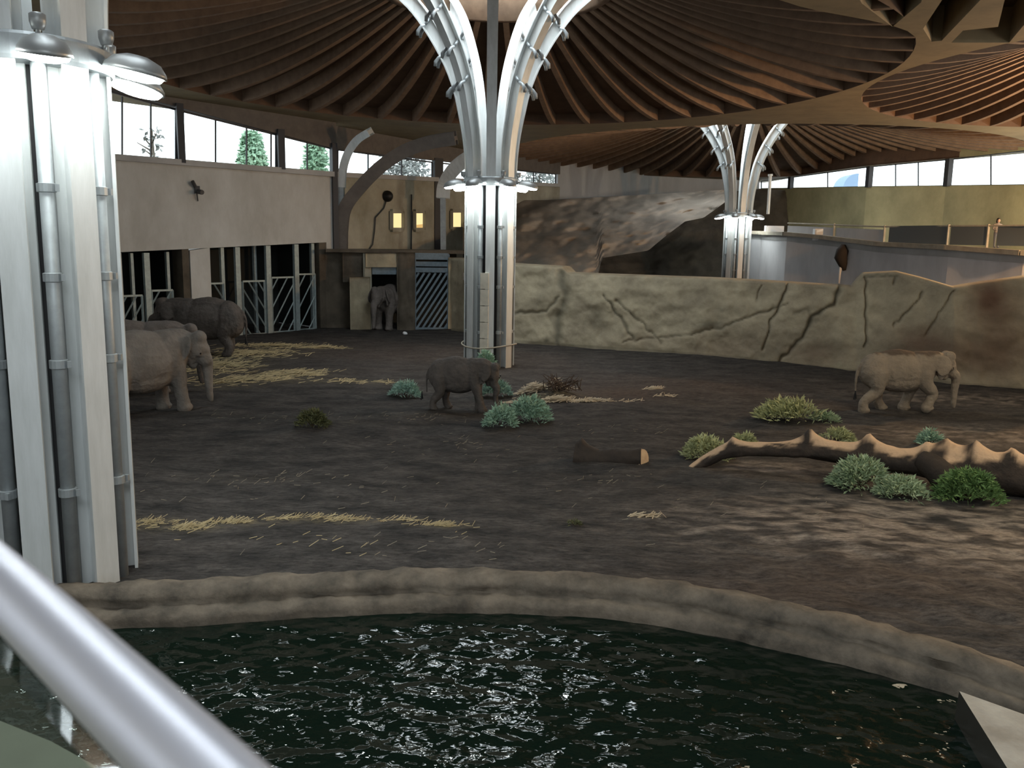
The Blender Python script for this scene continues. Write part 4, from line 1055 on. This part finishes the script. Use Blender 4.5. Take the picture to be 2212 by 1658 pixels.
# ------------------------------------------------------------------ fallen trunk and logs
def trunk_log(name, pts, rad, knots, label, mt, seg=28, sub=16, endmat=None):
    P = smoothpath([tuple(p) for p in pts], sub); Rr = []
    for i in range(len(pts) - 1):
        for j in range(sub): Rr.append(lerp(rad[i], rad[i + 1], j / sub))
    Rr.append(rad[-1]); mb = MB(); i0 = 0; n_ = len(P)
    for i, p in enumerate(P):
        t = (P[min(i + 1, n_ - 1)] - P[max(i - 1, 0)]).normalized(); sd = t.cross(Vector((0, 0, 1))).normalized(); up = sd.cross(t)
        for k in range(seg):
            a = 2 * math.pi * k / seg; r = Rr[i] * (1 + .16 * fbm(p.x * 1.6, math.cos(a) * 1.2, math.sin(a) * 1.2, 3))
            for kx, ka, kr, kh in knots:        # x position, angle from up, sharpness, height
                da = (a - (math.pi / 2 + ka) + math.pi) % (2 * math.pi) - math.pi; dx = (p.x - kx)
                r += kh * math.exp(-abs(dx) / (kr * (.75 if dx > 0 else .45))) * math.exp(-(da / .6) ** 2) * 1.25
            mb.v.append(tuple(p + sd * (math.cos(a) * r) + up * (math.sin(a) * r)))
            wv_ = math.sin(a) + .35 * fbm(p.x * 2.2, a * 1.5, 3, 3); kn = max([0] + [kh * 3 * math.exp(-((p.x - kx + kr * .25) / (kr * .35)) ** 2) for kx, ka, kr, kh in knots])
            mb.attr.setdefault('toplit', []).append(sstep(.55, .80, wv_ - kn * .6) if name == 'fallen_trunk' else 0.0)  # pale on top, dark beside knots: light and shade put into colour
    for i in range(n_ - 1):
        for k in range(seg):
            a = i * seg + k; b = i * seg + (k + 1) % seg; mb.f.append((a, b, b + seg, a + seg))
    mb.f.append(tuple(range(seg))[::-1]); mb.f.append(tuple((n_ - 1) * seg + k for k in range(seg)))
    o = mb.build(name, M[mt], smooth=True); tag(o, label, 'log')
    return o
def lp(px, py, Y): return atY(px, py, Y)
X = lambda px, Y: atY(px, 980, Y).x
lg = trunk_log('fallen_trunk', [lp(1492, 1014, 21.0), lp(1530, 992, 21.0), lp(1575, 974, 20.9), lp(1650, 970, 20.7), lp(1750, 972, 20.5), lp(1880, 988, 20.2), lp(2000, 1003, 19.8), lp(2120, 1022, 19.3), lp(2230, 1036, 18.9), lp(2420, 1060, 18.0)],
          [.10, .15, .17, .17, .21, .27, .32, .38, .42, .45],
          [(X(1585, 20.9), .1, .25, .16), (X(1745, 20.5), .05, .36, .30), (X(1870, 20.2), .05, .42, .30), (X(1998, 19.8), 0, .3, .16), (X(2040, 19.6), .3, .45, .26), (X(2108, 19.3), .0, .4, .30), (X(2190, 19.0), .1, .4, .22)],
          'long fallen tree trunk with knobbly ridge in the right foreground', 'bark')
mb = MB(); P = smoothpath([tuple(lp(1990, 992, 19.75)), tuple(lp(2020, 1012, 19.45)), tuple(lp(2052, 1045, 19.1)), tuple(lp(2066, 1066, 18.9))], 4)
mb.tube(P, [.26 + .14 * i / len(P) for i in range(len(P))], 14); mb.build('branch_stub', M['bark_dark'], lg, smooth=True)
lo = trunk_log('short_log', [lp(1240, 985, 21.6), lp(1290, 992, 21.5), lp(1340, 990, 21.3), lp(1385, 991, 21.2)], [.30, .26, .25, .27], [(X(1250, 21.6), .1, .3, .2)], 'short brown log with pale sawn end left of the fallen trunk', 'bark_dark')
mb = MB(); c = lp(1387, 991, 21.2); T = Matrix.Rotation(R_(-38), 4, 'Z') @ Matrix.Rotation(R_(80), 4, 'Y'); mb.lathe([(.0, .06), (.15, .06), (.25, .05), (.27, -.06)], tuple(c), 16, T); mb.build('sawn_end', M['cutwood'], lo)

# ------------------------------------------------------------------ cut fir branches
def bush(px, py, wm, hm, mt, label, seed, n=1500, ll=.20, flat=1.0, lean=0.0, dp=.75):
    rnd = random.Random(seed); g = gl(px, py, 0.0)
    root = tag(empty('fir_branch', g), label, 'branch', 'cut green fodder branches on the floor')
    mb = MB(); rx, rz = wm / 2, hm
    subs = [(rnd.uniform(-.8, .8), rnd.uniform(-.6, .6), rnd.random()) for _ in range(9)]
    for i in range(n):
        sx, sy, sh = rnd.choice(subs)
        a = rnd.uniform(0, 2 * math.pi); rr = abs(rnd.gauss(0, .42))
        x = (sx + rr * math.cos(a)) ; y = (sy + rr * math.sin(a)) * dp
        d2 = x * x + y * y
        if d2 > 1.3: continue
        top = math.sqrt(max(0.04, 1.05 - d2)) * (.75 + .35 * sh); z = top * rnd.uniform(.1, 1.0) ** .6
        p = Vector((x * rx, y * rx, z * rz))
        d = Vector((x * .8 + rnd.gauss(0, .5) + lean, y + rnd.gauss(0, .5), .55 + rnd.gauss(0, .4) * flat)).normalized()
        L_ = ll * rnd.uniform(.6, 1.3); wv = d.orthogonal().normalized(); wv = Matrix.Rotation(rnd.uniform(0, 6.28), 3, d) @ wv * (L_ * .11)
        q = p + d * L_; m_ = (p + q) / 2 + Vector((0, 0, .02))
        if p.z < .01: p.z = .01
        i0 = len(mb.v); mb.v += [tuple(p), tuple(m_ + wv), tuple(q), tuple(m_ - wv)]; mb.f.append((i0, i0 + 1, i0 + 2, i0 + 3))
    f = mb.build('foliage', M[mt], root); f['kind'] = 'stuff'
    mb = MB()
    for sx, sy, sh in subs[:6]:
        mb.tube([(0, 0, .03), (sx * rx * .6, sy * rx * dp * .6, rz * .45), (sx * rx, sy * rx * dp, rz * (.5 + .4 * sh))], [.02, .015, .006], 5)
    mb.build('stem', M['twig'], root)
    return root
bush(876, 856, .95, .50, 'fir_teal', 'bluish green branch heap left of the calf', 1, 1500, .17)
bush(1073, 857, .9, .62, 'fir_teal', 'green branch heap at the calf\'s trunk', 2, 1500, .17)
bush(1050, 806, .72, .88, 'fir', 'green branches propped against the foot of the middle pillar', 3, 900, .22)
bush(1080, 922, .85, .60, 'fir', 'smaller green branch heap in front of the calf, left of the larger one', 4, 1500, .17)
bush(1144, 911, 1.15, .72, 'fir', 'larger pale green branch heap in front of the calf', 5, 2200, .19)
bush(674, 926, .85, .48, 'fir_olive', 'dark olive branch heap alone on the left floor', 6, 1300, .16)
bush(1712, 908, 2.0, .55, 'fir_yellow', 'wide yellowish spread of branches behind the fallen trunk', 7, 1700, .24, flat=.7, lean=-.2)
bush(1780, 912, .7, .22, 'fir_pale', 'low pale twigs at the right end of the yellowish spread', 17, 500, .2)
bush(1527, 990, 1.05, .58, 'fir_yellow', 'yellow-green branch heap at the left tip of the fallen trunk', 8, 1700, .18)
bush(1607, 962, .6, .34, 'fir_yellow', 'small yellow-green tuft behind the fallen trunk\'s thin end', 9, 800, .15)
bush(1808, 958, .75, .36, 'fir_yellow', 'yellow-green tuft behind the middle of the fallen trunk', 10, 800, .17, lean=.3)
bush(2010, 962, .55, .40, 'fir', 'small green sprig behind the right half of the fallen trunk', 11, 500, .17)
bush(1857, 1052, 1.15, .70, 'fir_pale', 'tall pale green branch heap in front of the fallen trunk', 12, 3000, .17)
bush(1948, 1068, 1.0, .40, 'fir_pale', 'low pale branch heap between the two tall ones before the trunk', 13, 2200, .15)
bush(2088, 1078, 1.25, .66, 'fir_rich', 'rich dark green branch heap nearest the right edge', 14, 3400, .17)
bush(1240, 1136, .22, .08, 'fir_olive', 'tiny olive sprig in the bare earth centre foreground', 15, 150, .08)

# ------------------------------------------------------------------ straw and hay
def straw_heap(name, lst, mt, label, seed, ln=.30, wd=.016, cat='straw'):
    rnd = random.Random(seed); mb = MB()
    for px, py, rx, ry, n_, hz in lst:
        g = ground(px, py)
        for i in range(int(n_ * .62)):
            x = g.x + rnd.gauss(0, rx * .55); y = g.y + rnd.gauss(0, ry * .55); d = math.hypot((x - g.x) / rx, (y - g.y) / ry)
            z = gh(x, y) + .012 + hz * max(0, 1 - d) * rnd.random()
            if noise.noise((x * 1.3, y * 2.6, seed)) < rnd.uniform(-.35, .25): continue
            a = rnd.gauss(.35, .6); L_ = ln * rnd.uniform(.5, 1.3); dx, dy = math.cos(a) * L_ / 2, math.sin(a) * L_ / 2; tz = rnd.uniform(-.03, .10)
            wx, wy = -math.sin(a) * wd, math.cos(a) * wd
            mb.quad((x - dx - wx, y - dy - wy, z), (x + dx - wx, y + dy - wy, z + tz), (x + dx + wx, y + dy + wy, z + tz + .01), (x - dx + wx, y - dy + wy, z + .01))
    o = mb.build(name, M[mt]); tag(o, label, cat, kind='stuff'); return o
straw_heap('straw_bed', [(480, 790, 1.3, 2.2, 1100, .10), (540, 765, 2.0, 1.5, 1000, .10), (600, 748, 2.0, .8, 800, .1), (695, 752, 1.0, .35, 350, .06), (632, 806, 1.2, .9, 900, .16), (560, 818, 1.4, .6, 350, .06), (480, 826, 1.4, .7, 300, .05), (750, 825, 2.2, .5, 200, .03)], 'straw', 'scattered bed of yellow straw in front of the stall gates', 1, .42, .014)
straw_heap('straw_trail', [(335, 1125, .45, .25, 260, .04), (415, 1132, .30, .12, 520, .08), (520, 1124, .6, .10, 330, .03), (640, 1118, .6, .11, 420, .03), (740, 1122, .5, .12, 130, .02), (840, 1130, .5, .10, 90, .02), (955, 1139, .42, .05, 420, .05), (880, 1130, .3, .06, 60, .02), (700, 1170, 2.5, .8, 60, .0)], 'straw', 'thin trail of yellow straw near the pool kerb', 2, .17, .003)
straw_heap('hay_heap', [(1150, 856, .55, .35, 420, .35), (1200, 838, .5, .35, 200, .5), (1205, 868, .6, .25, 420, .2), (1272, 868, .32, .07, 260, .06), (1120, 868, .4, .15, 150, .05)], 'hay_pale', 'pale tangled hay heap right of the middle pillar', 3, .38, .013)
straw_heap('straw_wisp', [(1410, 845, .3, .10, 200, .08), (1435, 858, .35, .15, 70, .03), (1400, 1118, .28, .04, 80, .03), (1340, 868, 1.0, .2, 70, .02)], 'hay_pale', 'isolated pale wisps of hay in the middle of the floor', 4, .26, .010)
straw_heap('ground_litter', [(600, 900, 3.5, .8, 90, .0), (900, 905, 2.5, .6, 80, .0), (560, 1030, 2.0, .8, 90, 0), (1000, 960, 3, 1.5, 80, 0), (1300, 1040, 2.0, 1.0, 50, 0), (1600, 1100, 3, 1.5, 60, 0), (700, 1060, 3, 1.5, 80, 0), (1000, 1190, 3, .7, 50, 0), (1350, 930, 2, .8, 40, 0)], 'litter', 'sparse litter of pale stalks scattered over the dark earth', 5, .14, .004)
# brown brushwood in the hay heap
rnd = random.Random(4); mb = MB(); g = gl(1205, 858)
for i in range(60):
    a = rnd.uniform(0, 6.28); r = rnd.uniform(.1, .9); p = g + Vector((math.cos(a) * r, math.sin(a) * r * .6, .03)); q = g + Vector((rnd.uniform(-.6, .9), rnd.uniform(-.4, .4), rnd.uniform(.2, .62)))
    mb.tube([p, (p + q) / 2 + Vector((0, 0, rnd.uniform(0, .1))), q], [.018, .014, .006], 5)
tag(mb.build('brushwood', M['twig']), 'brown brushwood sticks heaped behind the pale hay', 'brushwood', kind='stuff')
# a pale stone by the doorway
mb = MB(); ellipsoid(mb, (0, 0, .08), (.16, .14, .11), seg=10, ring=7); mb.v = [tuple(Vector(v) * (1 + .25 * noise.noise(Vector(v) * 5))) for v in mb.v]
tag(mb.build('stone', M['white'], loc=gl(875, 721), smooth=True), 'small white lump on the earth before the doorway', 'stone')

# ------------------------------------------------------------------ concrete block at the pool's right corner
zb_ = .02; cs = [ground(2072, 1492, zb_), ground(2178, 1662, zb_), ground(2260, 1800, zb_), ground(2700, 1800, zb_), ground(2500, 1600, zb_), ground(2290, 1570, zb_)]
mb = MB(); i0 = 0; n_ = len(cs)
mb.v = [(p.x, p.y, zb_) for p in cs] + [(p.x - (.06 if i < 3 else 0), p.y, -1.0) for i, p in enumerate(cs)]
mb.f = [tuple(range(n_))] + [(i, (i + 1) % n_, n_ + (i + 1) % n_, n_ + i) for i in range(n_)]
blk = mb.build('concrete_block', M['slab']); blk.data.materials.append(M['block_side'])
for p_ in blk.data.polygons: p_.material_index = 1 if p_.index > 0 else 0
tag(blk, 'pale concrete block rising from the water at the lower right corner', 'block')

# ------------------------------------------------------------------ visitors' handrail in front
RZ = 5.285
r0_, r1_, r2_ = [ground(x, y, RZ) for x, y in ((38, 1293), (225, 1472), (432, 1672))]
def rq(t): return r0_ * ((t - .5) * (t - 1) * 2) + r1_ * (t * (1 - t) * 4) + r2_ * (t * (t - .5) * 2)
d0 = (rq(0) - rq(.05)).normalized(); d1 = (rq(1) - rq(.95)).normalized(); Lq = (rq(.05) - rq(0)).length / .05
sp2 = [rq(0) + d0 * s_ + Vector((-.10, .03, 0)) * s_ * s_ for s_ in [1.9 - .1 * i for i in range(19)]] + [rq(i / 24) for i in range(25)] + [rq(1) + d1 * s_ for s_ in (.05, .15, .3, .5, .8, 1.1)]
sp2 = [Vector((p.x, p.y, RZ)) for p in sp2]; rl = [None, None, r1_]
hr = tag(empty('handrail', tuple(rl[2])), 'brushed steel tube handrail crossing the lower left corner', 'handrail')
hi = Matrix.Translation(-rl[2])
mb = MB(); mb.tube(sp2, .0187, 32); o = mb.build('rail_tube', M['inox'], hr, smooth=True); o.matrix_parent_inverse = hi
gpn = MB(); frs = []
for i, p in enumerate(sp2):
    t = (sp2[min(i + 1, len(sp2) - 1)] - sp2[max(i - 1, 0)]).normalized(); nn = Vector((-t.y, t.x, 0)).normalized(); frs.append((p + Vector((0, 0, -.03)), nn, Vector((0, 0, -1))))
gpn.sweep([(-.005, .02), (.005, .02), (.005, .95), (-.005, .95)], frs); o = gpn.build('glass_panel', M['railglass'], hr); o.matrix_parent_inverse = hi
# platform the visitors stand on; its lip shows at the lower left
PZ = 4.1
pc = [ground(-260, 1450, PZ), ground(0, 1556, PZ), ground(110, 1600, PZ), ground(225, 1664, PZ), ground(420, 1800, PZ)]
mb = MB(); poly = [(p.x, p.y) for p in pc] + [(1.0, .6), (3.0, .3), (3.0, -5), (-7, -5), (-7, pc[0].y)]
n_ = len(poly); mb.v = [(x, y, PZ) for x, y in poly] + [(x, y, PZ - .35) for x, y in poly]
mb.f = [tuple(range(n_)), tuple(range(2 * n_ - 1, n_ - 1, -1))] + [(i, (i + 1) % n_, n_ + (i + 1) % n_, n_ + i) for i in range(n_)]
struct(mb.build('floor_platform', M['platform']), 'olive-brown edge of the visitors\' platform')

# ------------------------------------------------------------------ outside the windows
def outside_tree(px, py, Y, wm, hm, mt, label, seed, n, ll):
    rnd = random.Random(seed); p = atY(px, py, Y); g = Vector((p.x, p.y, 0))
    root = tag(empty('tree', g), label, 'tree', 'trees outside the high windows'); mb = MB(); zc = p.z
    for i in range(n):
        a = rnd.uniform(0, 6.28); t = rnd.random(); r = wm / 2 * (1 - t * .75) * math.sqrt(rnd.random()); c = Vector((math.cos(a) * r, math.sin(a) * r, zc - hm / 2 + hm * t))
        d = Vector((rnd.gauss(0, 1), rnd.gauss(0, 1), rnd.gauss(-.3, .6))).normalized(); q = c + d * ll; wv = d.orthogonal().normalized() * ll * .25; m_ = (c + q) / 2
        i0 = len(mb.v); mb.v += [tuple(c), tuple(m_ + wv), tuple(q), tuple(m_ - wv)]; mb.f.append((i0, i0 + 1, i0 + 2, i0 + 3))
    f = mb.build('foliage', M[mt], root); f['kind'] = 'stuff'
    mb = MB(); mb.tube([(0, 0, -.5), (.1, 0, zc * .6), (0, 0, zc + hm * .4)], [.35, .25, .08], 8)
    for i in range(7):
        a = i * .9; z = zc - hm * .3 + hm * .08 * i; mb.tube([(0, 0, z), (math.cos(a) * wm * .3, math.sin(a) * wm * .3, z + .6)], [.08, .03], 5)
    mb.build('tree_trunk', M['treebark'], root, smooth=True)
outside_tree(545, 352, 70, 3.6, 4.6, 'tree_green', 'green conifer outside the second high window of the left wall', 1, 2600, .5)
outside_tree(682, 345, 74, 3.0, 5.5, 'tree_green', 'green conifer outside the third high window of the left wall', 2, 1800, .5)
outside_tree(870, 372, 105, 12, 6.5, 'tree_grey', 'grey leafless treetop outside the window above the lit windows', 3, 1500, .7)
outside_tree(330, 330, 66, 3.5, 4, 'tree_grey', 'thin grey treetop outside the first high window', 4, 70, .5)
outside_tree(1165, 392, 120, 10, 5, 'tree_grey', 'grey treetop outside the small window right of the middle pillar', 5, 500, .8)
p0, p1 = atY(1822, 404, 125), atY(1853, 404, 125); mb = MB(); wd = p1.x - p0.x
mb.tube([(p0.x, 125, 0), (p0.x, 125, p0.z)], .1, 6)
for k in range(9):
    a0, a1 = math.pi / 2 * k / 8, math.pi / 2 * (k + 1) / 8
    if k < 8: mb.hexa([(p1.x - wd * math.cos(a0), 125, 0), (p1.x - wd * math.cos(a1), 125, 0), (p1.x - wd * math.cos(a1), 129, 0), (p1.x - wd * math.cos(a0), 129, 0),
                       (p1.x - wd * math.cos(a0), 125, p0.z + wd * .95 * math.sin(a0)), (p1.x - wd * math.cos(a1), 125, p0.z + wd * .95 * math.sin(a1)), (p1.x - wd * math.cos(a1), 129, p0.z + wd * .95 * math.sin(a1)), (p1.x - wd * math.cos(a0), 129, p0.z + wd * .95 * math.sin(a0))])
tag(mb.build('distant_roof', M['roofblue']), 'pale blue curved roof outside the far right-hand window', 'roof')
